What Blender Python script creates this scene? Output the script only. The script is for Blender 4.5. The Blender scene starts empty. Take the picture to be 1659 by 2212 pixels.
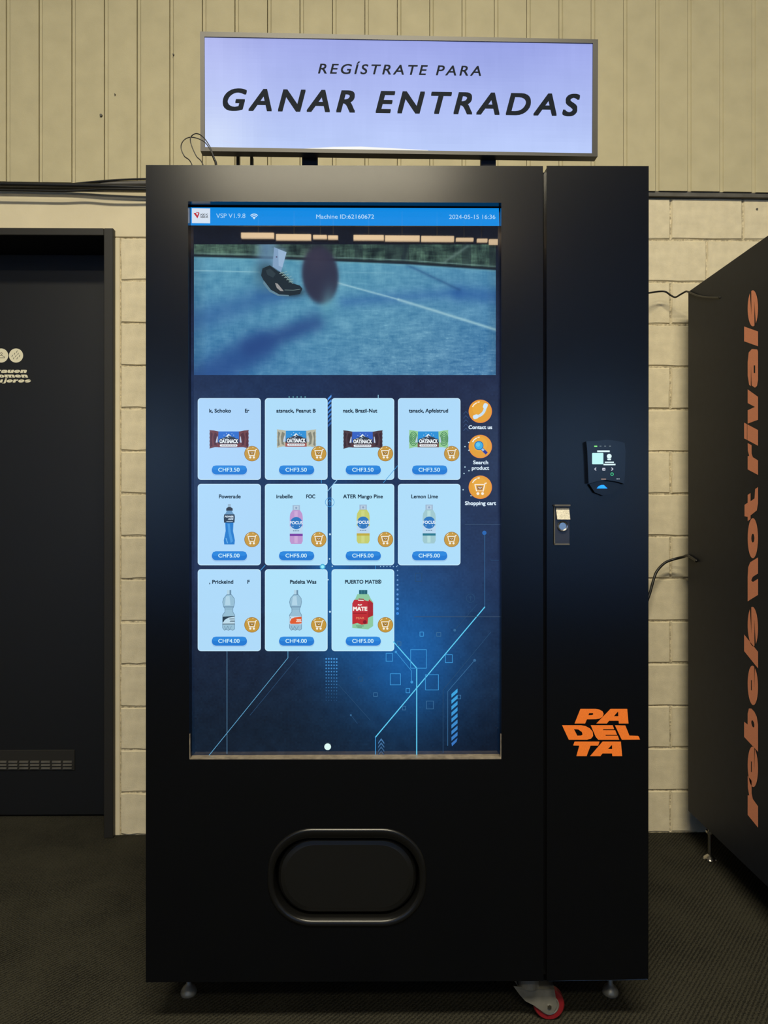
import bpy, bmesh, math, random
import numpy as np
from mathutils import Vector, Matrix
from mathutils.geometry import tessellate_polygon

# ---------------------------------------------------------------- camera
F, CX, CY, CAMZ, YAW = 1534.0, 829.5, 1106.0, 1.18, math.radians(-0.6)
sc = bpy.context.scene
COL = sc.collection
cd = bpy.data.cameras.new('camera'); cam = bpy.data.objects.new('camera', cd); COL.objects.link(cam)
cam.location = (0, 0, CAMZ); cam.rotation_euler = (math.pi / 2, 0, YAW)
cd.sensor_fit = 'HORIZONTAL'; cd.sensor_width = 36.0; cd.lens = 36.0 * F / 1659.0
cd.clip_start = 0.02
sc.camera = cam
# ---------------------------------------------------------------- world, exposure
w = bpy.data.worlds.new('world'); sc.world = w; w.use_nodes = True
w.node_tree.nodes['Background'].inputs[0].default_value = (0.75, 0.85, 1.0, 1)
w.node_tree.nodes['Background'].inputs[1].default_value = 0.05
vs = sc.view_settings
vs.view_transform = 'Standard'; vs.look = 'None'; vs.gamma = 1; vs.use_curve_mapping = False
vs.exposure = 0.0

LAMP_COL = (1.0, 0.90, 0.66)
OVER_W = 300.0          # lamp above the viewer
LAMP_W = 125.0          # hanging lamp behind the viewer (mirrored in the machine's top edge)
FAR_W = 260.0           # washers added to brighten the unseen blue wall for its reflection
ROW_E = 14.0             # strip lamps (seen mirrored in the display glass)

def area(name, loc, sx, sy, power, parent=None, col=LAMP_COL):
    l = bpy.data.lights.new(name, 'AREA'); l.shape = 'RECTANGLE'; l.size = sx; l.size_y = sy
    l.energy = power; l.color = col
    o = bpy.data.objects.new(name, l); COL.objects.link(o); o.location = loc
    if parent: o.parent = parent
    return o

# ---------------------------------------------------------------- helpers
def lin(c):
    c = c / 255.0
    return c / 12.92 if c <= 0.04045 else ((c + 0.055) / 1.055) ** 2.4
def rgb(r, g, b): return (lin(r), lin(g), lin(b))

def ray(px, py):
    x = (px - CX) / F; z = (CY - py) / F
    c, s = math.cos(YAW), math.sin(YAW)
    return Vector((x * c - s, x * s + c, z))
EYE = Vector((0, 0, CAMZ))
class Plane:
    def __init__(s, p, n):
        s.p = Vector(p); s.n = Vector(n).normalized()
    def pt(s, px, py, off=0.0):
        d = ray(px, py); t = (s.p - EYE).dot(s.n) / d.dot(s.n)
        return EYE + d * t + s.n * off
def YP(y): return Plane((0, y, 0), (0, -1, 0))
def P(px, py, y): return YP(y).pt(px, py)

def tag(o, label=None, cat=None, group=None, kind=None):
    if label: o['label'] = label
    if cat: o['category'] = cat
    if group: o['group'] = group
    if kind: o['kind'] = kind
    return o
def rootloc(o):
    v = Vector((0, 0, 0))
    while o is not None:
        v += o.location; o = o.parent
    return v
def link(name, me, parent=None, mat=None, smooth=False):
    o = bpy.data.objects.new(name, me); COL.objects.link(o)
    if parent is not None: o.parent = parent
    if mat is not None and not me.materials: me.materials.append(mat)
    if smooth:
        for p in me.polygons: p.use_smooth = True
    return o
def obj(name, verts, faces, mat, parent=None, smooth=False, origin=None):
    """verts in world space; the object sits at its parent's base (or at origin)"""
    me = bpy.data.meshes.new(name)
    if parent is not None: base = rootloc(parent)
    else: base = Vector(origin) if origin is not None else Vector((0, 0, 0))
    me.from_pydata([tuple(Vector(v) - base) for v in verts], [], faces); me.update()
    o = link(name, me, parent, mat, smooth)
    if parent is None and origin is not None: o.location = origin
    return o
def thing(name, label, cat, loc, group=None, kind=None):
    o = bpy.data.objects.new(name, None); COL.objects.link(o); o.location = loc
    o.empty_display_size = 0.1
    return tag(o, label, cat, group, kind)
def from_bm(name, bm, mat, parent=None, smooth=False, origin=None):
    base = rootloc(parent) if parent is not None else (Vector(origin) if origin is not None else Vector((0, 0, 0)))
    bmesh.ops.recalc_face_normals(bm, faces=bm.faces)
    bm.transform(Matrix.Translation(-base))
    me = bpy.data.meshes.new(name); bm.to_mesh(me); bm.free()
    o = link(name, me, parent, mat, smooth)
    if parent is None and origin is not None: o.location = origin
    return o
def add_box(bm, x0, x1, y0, y1, z0, z1, bev=0.0, seg=1):
    b = bmesh.new()
    bmesh.ops.create_cube(b, size=1.0)
    b.transform(Matrix.Translation(((x0 + x1) / 2, (y0 + y1) / 2, (z0 + z1) / 2)) @ Matrix.Diagonal((abs(x1 - x0), abs(y1 - y0), abs(z1 - z0), 1)))
    if bev: bmesh.ops.bevel(b, geom=list(b.edges), offset=bev, segments=seg, affect='EDGES', profile=0.5)
    me = bpy.data.meshes.new('t'); b.to_mesh(me); b.free(); bm.from_mesh(me); bpy.data.meshes.remove(me)
def box(name, x0, x1, y0, y1, z0, z1, mat, parent=None, bev=0.0, seg=1, origin=None):
    bm = bmesh.new(); add_box(bm, x0, x1, y0, y1, z0, z1, bev, seg)
    return from_bm(name, bm, mat, parent, origin=origin)
def add_cyl(bm, a, b, r0, r1=None, seg=24, caps=True):
    a, b = Vector(a), Vector(b); r1 = r0 if r1 is None else r1
    d = (b - a); q = d.to_track_quat('Z', 'Y').to_matrix().to_4x4()
    m = Matrix.Translation((a + b) / 2) @ q
    bmesh.ops.create_cone(bm, cap_ends=caps, segments=seg, radius1=r0, radius2=r1, depth=d.length, matrix=m)
def add_lathe(bm, prof, centre, axis='Z', seg=32):
    """prof: list of (radius, height); closed solid of revolution"""
    c = Vector(centre); rings = []
    for r, h in prof:
        ring = []
        for i in range(seg):
            a = 2 * math.pi * i / seg
            if axis == 'Z': v = Vector((r * math.cos(a), r * math.sin(a), h))
            else: v = Vector((r * math.cos(a), -h, r * math.sin(a)))
            ring.append(bm.verts.new(c + v))
        rings.append(ring)
    for A, B in zip(rings, rings[1:]):
        for i in range(seg):
            bm.faces.new((A[i], A[(i + 1) % seg], B[(i + 1) % seg], B[i]))
    bm.faces.new(rings[0]); bm.faces.new(list(reversed(rings[-1])))
def catmull(pts, n=10):
    pts = [Vector(p) for p in pts]; out = []
    q = [pts[0] * 2 - pts[1]] + pts + [pts[-1] * 2 - pts[-2]]
    for i in range(1, len(q) - 2):
        for k in range(n):
            t = k / n
            out.append(0.5 * ((2 * q[i]) + (-q[i - 1] + q[i + 1]) * t + (2 * q[i - 1] - 5 * q[i] + 4 * q[i + 1] - q[i + 2]) * t * t + (-q[i - 1] + 3 * q[i] - 3 * q[i + 1] + q[i + 2]) * t ** 3))
    out.append(pts[-1]); return out
def tube_data(pts, r, seg=8, n=8):
    path = catmull(pts, n); V = []; Fc = []
    up = Vector((0.13, 0.31, 0.94)).normalized()
    for i, p in enumerate(path):
        t = (path[min(i + 1, len(path) - 1)] - path[max(i - 1, 0)]).normalized()
        s = t.cross(up)
        if s.length < 1e-3: s = t.cross(Vector((1, 0, 0)))
        s.normalize(); u = s.cross(t)
        for k in range(seg):
            a = 2 * math.pi * k / seg
            V.append(p + s * (r * math.cos(a)) + u * (r * math.sin(a)))
    m = len(path)
    for i in range(m - 1):
        for k in range(seg):
            Fc.append((i * seg + k, i * seg + (k + 1) % seg, (i + 1) * seg + (k + 1) % seg, (i + 1) * seg + k))
    Fc.append(tuple(range(seg - 1, -1, -1))); Fc.append(tuple((m - 1) * seg + k for k in range(seg)))
    return V, Fc
def tube(name, pts, r, mat, parent=None, seg=8, n=8):
    V, Fc = tube_data(pts, r, seg, n)
    return obj(name, V, Fc, mat, parent, smooth=True)
def tess(loops):
    L = [[Vector((p[0], p[1], 0)) for p in l] for l in loops]
    flat = [v for l in L for v in l]
    tris = []
    for t in tessellate_polygon(L):
        a, b, c = (flat[i] for i in t)
        if abs((b - a).cross(c - a).z) > 1e-9: tris.append(tuple(t))
    return flat, tris
def prism(bm, pl, loops, z0, z1):
    """loops in photo pixels on plane pl; solid between offsets z0 (back) and z1 (front)"""
    flat, tris = tess(loops)
    fr = [bm.verts.new(pl.pt(v.x, v.y, 0) + pl.n * z1) for v in flat]
    bk = [bm.verts.new(pl.pt(v.x, v.y, 0) + pl.n * z0) for v in flat]
    for t in tris:
        try:
            bm.faces.new([fr[i] for i in t]); bm.faces.new([bk[i] for i in reversed(t)])
        except ValueError: pass
    s = 0
    for l in loops:
        n = len(l)
        for i in range(n):
            a, b = s + i, s + (i + 1) % n
            bm.faces.new((fr[a], fr[b], bk[b], bk[a]))
        s += n
def rrect(x0, x1, y0, y1, r, n=5):
    out = []
    for cx, cy, a0 in ((x1 - r, y0 + r, -90), (x1 - r, y1 - r, 0), (x0 + r, y1 - r, 90), (x0 + r, y0 + r, 180)):
        for k in range(n + 1):
            a = math.radians(a0 + 90 * k / n); out.append((cx + r * math.cos(a), cy + r * math.sin(a)))
    return out
def ell(cx, cy, rx, ry=None, n=24, a0=0):
    ry = rx if ry is None else ry
    return [(cx + rx * math.cos(a0 + 2 * math.pi * i / n), cy + ry * math.sin(a0 + 2 * math.pi * i / n)) for i in range(n)]
def loft(bm, pl, rings, cap_first=False, cap_last=False):
    """rings: (loop in pixels, offset)"""
    R = [[bm.verts.new(pl.pt(x, y, 0) + pl.n * off) for x, y in lp] for lp, off in rings]
    for A, B in zip(R, R[1:]):
        n = len(A)
        for i in range(n): bm.faces.new((A[i], A[(i + 1) % n], B[(i + 1) % n], B[i]))
    if cap_first: bm.faces.new(R[0])
    if cap_last: bm.faces.new(R[-1])

# ---- text outlines (Blender's built-in font)
_tc = {}
def text2d(s, bold=0.0, shear=0.0, space=1.0):
    key = (s, bold, shear, space)
    if key in _tc: return _tc[key]
    cu = bpy.data.curves.new('t', 'FONT'); cu.body = s; cu.offset = bold; cu.shear = shear
    cu.space_character = space; cu.resolution_u = 6; cu.size = 1.0
    o = bpy.data.objects.new('t', cu); COL.objects.link(o)
    bpy.context.view_layer.update()
    me = bpy.data.meshes.new_from_object(o.evaluated_get(bpy.context.evaluated_depsgraph_get()))
    V = np.array([v.co[:2] for v in me.vertices]); Fc = [tuple(p.vertices) for p in me.polygons]
    bpy.data.objects.remove(o); bpy.data.curves.remove(cu); bpy.data.meshes.remove(me)
    _tc[key] = (V, Fc); return V, Fc
CAP = None
def capheight():
    global CAP
    if CAP is None:
        V, _ = text2d('H'); CAP = V[:, 1].max()
    return CAP

# ---- flat print: many coloured pieces on one plane, a hair apart
class Print:
    EPS = 0.00012
    def __init__(s, pl): s.pl = pl; s.V = []; s.F = []; s.C = []; s.layer = 1.0
    def add(s, pts, faces, col, dz=0.0):
        b = len(s.V); off = (s.layer + dz) * s.EPS
        s.V += [s.pl.pt(x, y, 0) + s.pl.n * off for x, y in pts]
        s.F += [tuple(i + b for i in f) for f in faces]
        s.C += [col] * len(faces)
    def poly(s, loops, col):
        if isinstance(loops[0][0], (int, float)): loops = [loops]
        flat, tris = tess(loops); s.add([(v.x, v.y) for v in flat], tris, col); s.layer += .15
    def rect(s, x0, x1, y0, y1, col): s.add([(x0, y0), (x1, y0), (x1, y1), (x0, y1)], [(0, 1, 2, 3)], col); s.layer += .15
    def circ(s, x, y, r, col, ry=None, n=28): s.poly(ell(x, y, r, ry, n), col)
    def line(s, pts, wd, col):
        for (x0, y0), (x1, y1) in zip(pts, pts[1:]):
            d = math.hypot(x1 - x0, y1 - y0) or 1; nx, ny = -(y1 - y0) / d * wd / 2, (x1 - x0) / d * wd / 2
            ex, ey = (x1 - x0) / d * wd * .3, (y1 - y0) / d * wd * .3
            s.add([(x0 + nx - ex, y0 + ny - ey), (x1 + nx + ex, y1 + ny + ey), (x1 - nx + ex, y1 - ny + ey), (x0 - nx - ex, y0 - ny - ey)], [(0, 1, 2, 3)], col)
            s.layer += .02
        s.layer += .1
    def outline(s, x0, x1, y0, y1, wd, col): s.line([(x0, y0), (x1, y0), (x1, y1), (x0, y1), (x0, y0)], wd, col)
    def text(s, t, x0, x1, base, cap, col, bold=0.0, shear=0.0, space=1.0, slope=0.0):
        """fit the string between x0 and x1, baseline at base, capital height cap (pixels); slope = dy/dx"""
        V, Fc = text2d(t, 0.0, shear, space)
        b = bold * cap / capheight() * 1.3
        mn, mx = V[:, 0].min(), V[:, 0].max(); k = (cap - 2 * b) / capheight()
        x0 += b; x1 -= b; base -= b
        for dx, dy in (((-b, -b), (b, -b), (-b, b), (b, b), (0, b), (0, -b), (b, 0), (-b, 0)) if bold else ((0, 0),)):
            pts = []
            for u, v in V:
                x = x0 + (u - mn) / (mx - mn) * (x1 - x0)
                pts.append((x + dx, base - v * k + slope * (x - x0) + dy))
            s.add(pts, Fc, col); s.layer += .02
        s.layer += .15
    def grid(s, x0, x1, y0, y1, nx, ny, fn):
        xs = np.linspace(x0, x1, nx + 1); ys = np.linspace(y0, y1, ny + 1)
        xc = (xs[:-1] + xs[1:]) / 2; yc = (ys[:-1] + ys[1:]) / 2
        X, Y = np.meshgrid(xc, yc); C = fn(X, Y)
        C = np.clip(C, 0, 255) / 255.0
        C = np.where(C <= .04045, C / 12.92, ((C + .055) / 1.055) ** 2.4)
        b = len(s.V); off = s.layer * s.EPS
        # the plane is planar: corner points by bilinear mix of exact corners (pixels are affine on a frontal plane to 1e-3)
        for y in ys:
            a = s.pl.pt(x0, y) + s.pl.n * off; e = s.pl.pt(x1, y) + s.pl.n * off
            for t in (xs - x0) / (x1 - x0): s.V.append(a.lerp(e, float(t)))
        for j in range(ny):
            for i in range(nx):
                q = b + j * (nx + 1) + i
                s.F.append((q, q + 1, q + nx + 2, q + nx + 1)); s.C.append(tuple(C[j, i]))
        s.layer += .15
    def build(s, name, mat, parent=None, smooth_grid=False):
        o = obj(name, s.V, s.F, mat, parent)
        me = o.data; at = me.color_attributes.new('Col', 'FLOAT_COLOR', 'CORNER')
        arr = np.ones((len(me.loops), 4), dtype=np.float32); i = 0
        for f, c in zip(s.F, s.C):
            arr[i:i + len(f), :3] = c; i += len(f)
        at.data.foreach_set('color', arr.ravel())
        return o

# ---------------------------------------------------------------- materials
def mat(name, col, rough=0.5, metal=0.0, spec=0.5, noise=0.0, nscale=200.0, bump=0.0, bscale=400.0, bdist=0.001, tint=None, detail=4.0):
    m = bpy.data.materials.new(name); m.use_nodes = True; nt = m.node_tree; N = nt.nodes; L = nt.links
    b = N['Principled BSDF']; b.inputs['Base Color'].default_value = (*col, 1)
    b.inputs['Roughness'].default_value = rough; b.inputs['Metallic'].default_value = metal
    b.inputs['Specular IOR Level'].default_value = spec
    tc = N.new('ShaderNodeTexCoord')
    if noise:
        n = N.new('ShaderNodeTexNoise'); n.inputs['Scale'].default_value = nscale; n.inputs['Detail'].default_value = detail
        L.new(tc.outputs['Object'], n.inputs['Vector'])
        r = N.new('ShaderNodeValToRGB'); r.color_ramp.elements[0].position = .3; r.color_ramp.elements[1].position = .7
        t = tint or tuple(c * (1 - noise) for c in col)
        r.color_ramp.elements[0].color = (*t, 1); r.color_ramp.elements[1].color = (*[min(1, c * (1 + noise * .6)) for c in col], 1)
        L.new(n.outputs['Fac'], r.inputs['Fac']); L.new(r.outputs['Color'], b.inputs['Base Color'])
    if bump:
        n2 = N.new('ShaderNodeTexNoise'); n2.inputs['Scale'].default_value = bscale; n2.inputs['Detail'].default_value = 3
        L.new(tc.outputs['Object'], n2.inputs['Vector'])
        bp = N.new('ShaderNodeBump'); bp.inputs['Strength'].default_value = bump; bp.inputs['Distance'].default_value = bdist
        L.new(n2.outputs['Fac'], bp.inputs['Height']); L.new(bp.outputs['Normal'], b.inputs['Normal'])
    return m
def screen_mat(name, strength, rough, spec=0.5):
    m = bpy.data.materials.new(name); m.use_nodes = True; nt = m.node_tree; b = nt.nodes['Principled BSDF']
    a = nt.nodes.new('ShaderNodeAttribute'); a.attribute_name = 'Col'
    b.inputs['Base Color'].default_value = (.004, .004, .005, 1); b.inputs['Roughness'].default_value = rough
    b.inputs['Specular IOR Level'].default_value = spec
    nt.links.new(a.outputs['Color'], b.inputs['Emission Color']); b.inputs['Emission Strength'].default_value = strength
    return m
def emis(name, col, s):
    m = bpy.data.materials.new(name); m.use_nodes = True; b = m.node_tree.nodes['Principled BSDF']
    b.inputs['Base Color'].default_value = (*col, 1); b.inputs['Emission Color'].default_value = (*col, 1); b.inputs['Emission Strength'].default_value = s
    return m

WALL = (0.70, 0.625, 0.455)
M_block = mat('painted_block', WALL, .75, spec=.25, noise=.10, nscale=26, bump=.55, bscale=260, bdist=.0016)
M_plaster = mat('painted_plaster', WALL, .72, spec=.25, noise=.05, nscale=9, bump=.2, bscale=120, bdist=.001)
M_mortar = mat('painted_mortar', (0.58, 0.51, 0.36), .85, spec=.2, noise=.5, nscale=110, bump=.9, bscale=130, bdist=.004)
M_board = mat('painted_cladding', (0.50, 0.45, 0.295), .6, spec=.3, noise=.07, nscale=14, bump=.25, bscale=240, bdist=.0008)
M_lip = mat('dark_steel_angle', (.10, .095, .085), .5, noise=.3, nscale=20)
M_black = mat('black_powder_coat', (.0014, .0018, .003), .21, spec=.5, bump=.12, bscale=900, bdist=.0002)
M_black2 = mat('black_side_coat', (.0085, .0112, .019), .5, spec=.22, noise=.2, nscale=30, bump=.15, bscale=900, bdist=.0002)
M_gloss = mat('black_gloss_plastic', (.004, .004, .005), .12)
M_frame = mat('tv_frame_coat', (.028, .026, .024), .42, bump=.1, bscale=900, bdist=.0002)
M_bracket = mat('navy_steel', (.012, .020, .040), .45)
M_flap = mat('hatch_flap_plastic', (.0050, .0050, .0045), .36, bump=.2, bscale=700, bdist=.0003)
M_ring = mat('hatch_ring_plastic', (.004, .004, .004), .3)
M_door = mat('black_door_laminate', (.0035, .004, .005), .45, bump=.25, bscale=600, bdist=.0004)
M_dframe = mat('dark_door_frame', (.014, .013, .011), .5)
M_cable = mat('black_rubber', (.008, .008, .008), .45)
M_greyc = mat('grey_conduit', (.13, .125, .12), .5)
M_chrome = mat('chrome', (.62, .60, .56), .22, metal=1.0)
M_steel = mat('zinc_steel', (.24, .235, .205), .42, metal=.55, noise=.15, nscale=60)
M_brush = mat('brushed_steel', (.42, .40, .34), .45, metal=1.0, noise=.25, nscale=300, bump=.4, bscale=500, bdist=.0005)
M_sill = mat('sill_sheen', (.44, .37, .28), .45, metal=.6, noise=.35, nscale=60)  # pale colour stands in for the grazing sheen on black paint
M_red = mat('red_polyurethane', (.17, .008, .012), .4)
M_orange = mat('orange_vinyl', rgb(238, 122, 40), .5, noise=.08, nscale=400, bump=.3, bscale=700, bdist=.0004)
M_orange2 = mat('orange_vinyl_print', rgb(250, 158, 120), .55, noise=.08, nscale=400, bump=.3, bscale=700, bdist=.0004)
M_white = mat('cream_vinyl', (.80, .76, .58), .5)
M_ceil = mat('ceiling_paint', (.80, .81, .84), .8, noise=.05, nscale=2)
M_hall = mat('hall_wall_paint', (.085, .20, .50), .8, noise=.06, nscale=2)
M_hall2 = mat('side_wall_paint', (.42, .42, .42), .8, noise=.06, nscale=2)
M_court = mat('blue_court_turf', (.03, .13, .42), .9, noise=.2, nscale=90)
M_screen = screen_mat('display_glass', 1.0, .015)
M_tv = screen_mat('tv_panel', 1.0, .5, .03)
M_lampg = emis('lamp_diffuser', (1.0, .74, .46), ROW_E)
M_led_b = emis('blue_led', rgb(20, 130, 250), 1.0)

def carpet():
    m = bpy.data.materials.new('ribbed_carpet'); m.use_nodes = True; nt = m.node_tree; N = nt.nodes; L = nt.links
    b = N['Principled BSDF']; b.inputs['Roughness'].default_value = .95; b.inputs['Specular IOR Level'].default_value = .15
    tc = N.new('ShaderNodeTexCoord'); mp = N.new('ShaderNodeMapping'); mp.inputs['Rotation'].default_value = (0, 0, math.radians(40))
    L.new(tc.outputs['Object'], mp.inputs['Vector'])
    wv = N.new('ShaderNodeTexWave'); wv.wave_type = 'BANDS'; wv.bands_direction = 'X'
    wv.inputs['Scale'].default_value = 34; wv.inputs['Distortion'].default_value = 3.0; wv.inputs['Detail'].default_value = 2
    wv.inputs['Detail Scale'].default_value = 5
    L.new(mp.outputs['Vector'], wv.inputs['Vector'])
    ns = N.new('ShaderNodeTexNoise'); ns.inputs['Scale'].default_value = 330; ns.inputs['Detail'].default_value = 4
    L.new(tc.outputs['Object'], ns.inputs['Vector'])
    n2 = N.new('ShaderNodeTexNoise'); n2.inputs['Scale'].default_value = 6; n2.inputs['Detail'].default_value = 5
    L.new(tc.outputs['Object'], n2.inputs['Vector'])
    mx = N.new('ShaderNodeMath'); mx.operation = 'MULTIPLY_ADD'; mx.inputs[1].default_value = .36
    L.new(wv.outputs['Fac'], mx.inputs[0]); L.new(ns.outputs['Fac'], mx.inputs[2])
    m3 = N.new('ShaderNodeMath'); m3.operation = 'MULTIPLY_ADD'; m3.inputs[1].default_value = .5
    L.new(n2.outputs['Fac'], m3.inputs[0]); L.new(mx.outputs[0], m3.inputs[2])
    r = N.new('ShaderNodeValToRGB')
    r.color_ramp.elements[0].position = .55; r.color_ramp.elements[0].color = (.005, .005, .004, 1)
    r.color_ramp.elements[1].position = 1.3 if False else 1.0; r.color_ramp.elements[1].color = (.038, .036, .026, 1)
    e = r.color_ramp.elements.new(.80); e.color = (.016, .0152, .0115, 1)
    L.new(m3.outputs[0], r.inputs['Fac']); L.new(r.outputs['Color'], b.inputs['Base Color'])
    bp = N.new('ShaderNodeBump'); bp.inputs['Strength'].default_value = .9; bp.inputs['Distance'].default_value = .004
    L.new(mx.outputs[0], bp.inputs['Height']); L.new(bp.outputs['Normal'], b.inputs['Normal'])
    return m
M_carpet = carpet()

# ================================================================= SETTING
WY = 2.60                      # wall plane
YF = 1.60                      # vending machine front plane
ZC = 4.8
XL, XR, YB = -6.0, 6.0, -11.0
tag(box('floor', XL, XR, -5.1, 2.95, -.05, 0, M_carpet), 'dark charcoal ribbed carpet floor', 'floor', kind='structure')
tag(box('floor', XL, XR, YB, -5.1, -.05, 0, M_court), 'blue court floor behind the viewer', 'floor', kind='structure')
tag(box('ceiling', XL, XR, YB, 2.95, ZC, ZC + .1, M_ceil), 'plain cream ceiling of the hall', 'ceiling', kind='structure')
tag(box('wall_left', XL - .1, XL, YB, 2.95, 0, ZC, M_hall2), 'plain side wall of the hall', 'wall', kind='structure')
tag(box('wall_right', XR, XR + .1, YB, 2.95, 0, ZC, M_hall2), 'plain right side wall of the hall', 'wall', kind='structure')
tag(box('wall_front', XL, XR, YB - .1, YB, 0, ZC, M_hall), 'blue wall at the far end of the hall behind the viewer', 'wall', kind='structure')

DX1 = P(235, 1100, WY).x       # door opening right side
DX0 = DX1 - 1.06               # door opening left side
DZ = P(100, 500, WY).z         # door opening head
STRIP = P(259, 1100, WY).x
ZCL = P(1400, 424, WY).z       # top of block work
RW = random.Random(4)
wb = bmesh.new()
add_box(wb, XL, DX0, WY + .0045, WY + .35, 0, ZC); add_box(wb, DX1, XR, WY + .0045, WY + .35, 0, ZC)
add_box(wb, DX0, DX1, WY + .0045, WY + .35, DZ, ZC)
wall = from_bm('wall_back', wb, M_mortar)
tag(wall, 'cream painted wall of blocks below and vertical cladding above', 'wall', kind='structure')
CH = 91.5 / 588.0 * 1.0
ch_ = (P(1440, 518, WY).z) / 14.0
def block_mesh(wd, ht, seed):
    r = random.Random(seed); j = .0055; n = 5; m = 3; ch = .006; outl = []
    # front outline with small irregularities, then the chamfered back outline
    def ring(inset, jit):
        pts = []
        for k in range(n): pts.append((inset + (wd - 2 * inset) * k / n, inset + r.uniform(-jit, jit)))
        for k in range(m): pts.append((wd - inset + r.uniform(-jit, jit), inset + (ht - 2 * inset) * k / m))
        for k in range(n): pts.append((wd - inset - (wd - 2 * inset) * k / n, ht - inset + r.uniform(-jit, jit)))
        for k in range(m): pts.append((inset + r.uniform(-jit, jit), ht - inset - (ht - 2 * inset) * k / m))
        return pts
    f = ring(j + .001, .0024); b = ring(j - .003, .001)
    V = [(x, 0, z) for x, z in f] + [(x, .0055, z) for x, z in b]
    N = len(f)
    Fc = [tuple(range(N))] + [(i, N + i, N + (i + 1) % N, (i + 1) % N) for i in range(N)]
    me = bpy.data.meshes.new('block'); me.from_pydata(V, [], Fc); me.update(); me.materials.append(M_block); return me
jx = P(1449, 470, WY).x; jp = P(1605, 470, WY).x - jx
full = [block_mesh(jp, ch_, s) for s in range(7)]
def put_block(x0, x1, k):
    if x1 - x0 < .03: return
    me = RW.choice(full) if abs(x1 - x0 - jp) < 1e-4 else block_mesh(x1 - x0, ch_, RW.random())
    o = bpy.data.objects.new('block', me); COL.objects.link(o); o.parent = wall
    o.location = (x0, WY - RW.uniform(0, .0012), k * ch_)
XBL, XBR = DX0 - .9, 2.55
for k in range(15):
    off = 0 if k % 2 == 0 else jp / 2
    # blocks start at half bond on odd courses
    segs = [(XBL, DX0), (STRIP, XBR)] if k < 14 else [(-.62, XBR)]
    for a, b in segs:
        i0 = math.floor((a - jx - off) / jp)
        x = jx + off + i0 * jp
        while x < b:
            lo_ = max(x, a); hi_ = min(x + jp, b)
            if hi_ - lo_ < .07 and lo_ == a: hi_ = min(x + 2 * jp, b); x += jp
            put_block(lo_, hi_, k); x += jp
ztop_l = P(200, 424, WY).z
ob = box('lintel', XBL, -.62, WY - .0015, WY + .02, 14 * ch_ + .002, 15 * ch_ + .03, M_plaster, wall, bev=.002)
ob = box('plaster_strip', DX1 + .002, STRIP, WY - .001, WY + .02, 0, 14 * ch_, M_plaster, wall, bev=.002)

# cladding boards with a slot between each, hanging over the blocks
gx0 = P(85, 390, WY - .02).x; gx1 = P(1625, 390, WY - .02).x; gp = (gx1 - gx0) / 22
zl = P(100, 394, WY - .02); zr = P(1560, 414.5, WY - .02)
def zb(x): return zl.z + (x - zl.x) / (zr.x - zl.x) * (zr.z - zl.z)
for i in range(-14, 34):
    x = gx0 + i * gp
    yf = WY - .022; g = .013; dp = .005
    prof = [(x - .0012, yf + dp), (x + g - .003, yf + dp), (x + g, yf), (x + gp - .0012, yf), (x + gp - .0012, WY + .004), (x - .0012, WY + .004)]
    prof = [(x, yf + dp), (x + g - .0035, yf + dp), (x + g, yf + .0006), (x + g + .001, yf), (x + gp - .0034, yf), (x + gp - .0024, yf + .001), (x + gp - .0024, WY + .004), (x, WY + .004)]
    jz = RW.uniform(-.0015, .0015); n = len(prof)
    V = [(a, b, zb(a) + jz) for a, b in prof] + [(a, b, ZC) for a, b in prof]
    Fc = [tuple(range(n)), tuple(range(2 * n - 1, n - 1, -1))] + [(k, n + k, n + (k + 1) % n, (k + 1) % n) for k in range(n)]
    o = obj('cladding_board', V, Fc, M_board, wall)
V = []; Fc = []
t0, t1 = XL, XR
for x in (t0, t1):
    z0 = P(829, 424 if x > 0 else 405, WY).z
    zt = zb(x) + .012; zbm = zb(x) - .016
    V += [(x, WY - .016, zbm), (x, WY - .016, zt), (x, WY + .02, zt), (x, WY + .02, zbm)]
Fc = [(0, 1, 2, 3), (7, 6, 5, 4), (0, 4, 5, 1), (1, 5, 6, 2), (2, 6, 7, 3), (3, 7, 4, 0)]
tag(obj('trim_1', V, Fc, M_lip), 'dark steel angle under the vertical cladding', 'trim', kind='structure')
# anchor holes and screws in the cladding and blocks
for (px, py, r) in ((219, 250, 2.6), (375, 119, 1.6), (249, 205, 1.2)):
    bm = bmesh.new(); c = P(px, py, WY - .022); rr = r / 588
    add_cyl(bm, c + Vector((0, .002, 0)), c - Vector((0, .006, 0)), rr * 1.2, rr, 10)
    tag(from_bm('screw', bm, M_lip, wall), 'dark screw head standing in the cladding')
bm = bmesh.new(); c = P(1635, 452, WY); add_cyl(bm, c + Vector((0, .002, 0)), c - Vector((0, .002, 0)), .004, .004, 12)
tag(from_bm('screw', bm, M_lip, wall), 'dark plug in the block wall')

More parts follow.
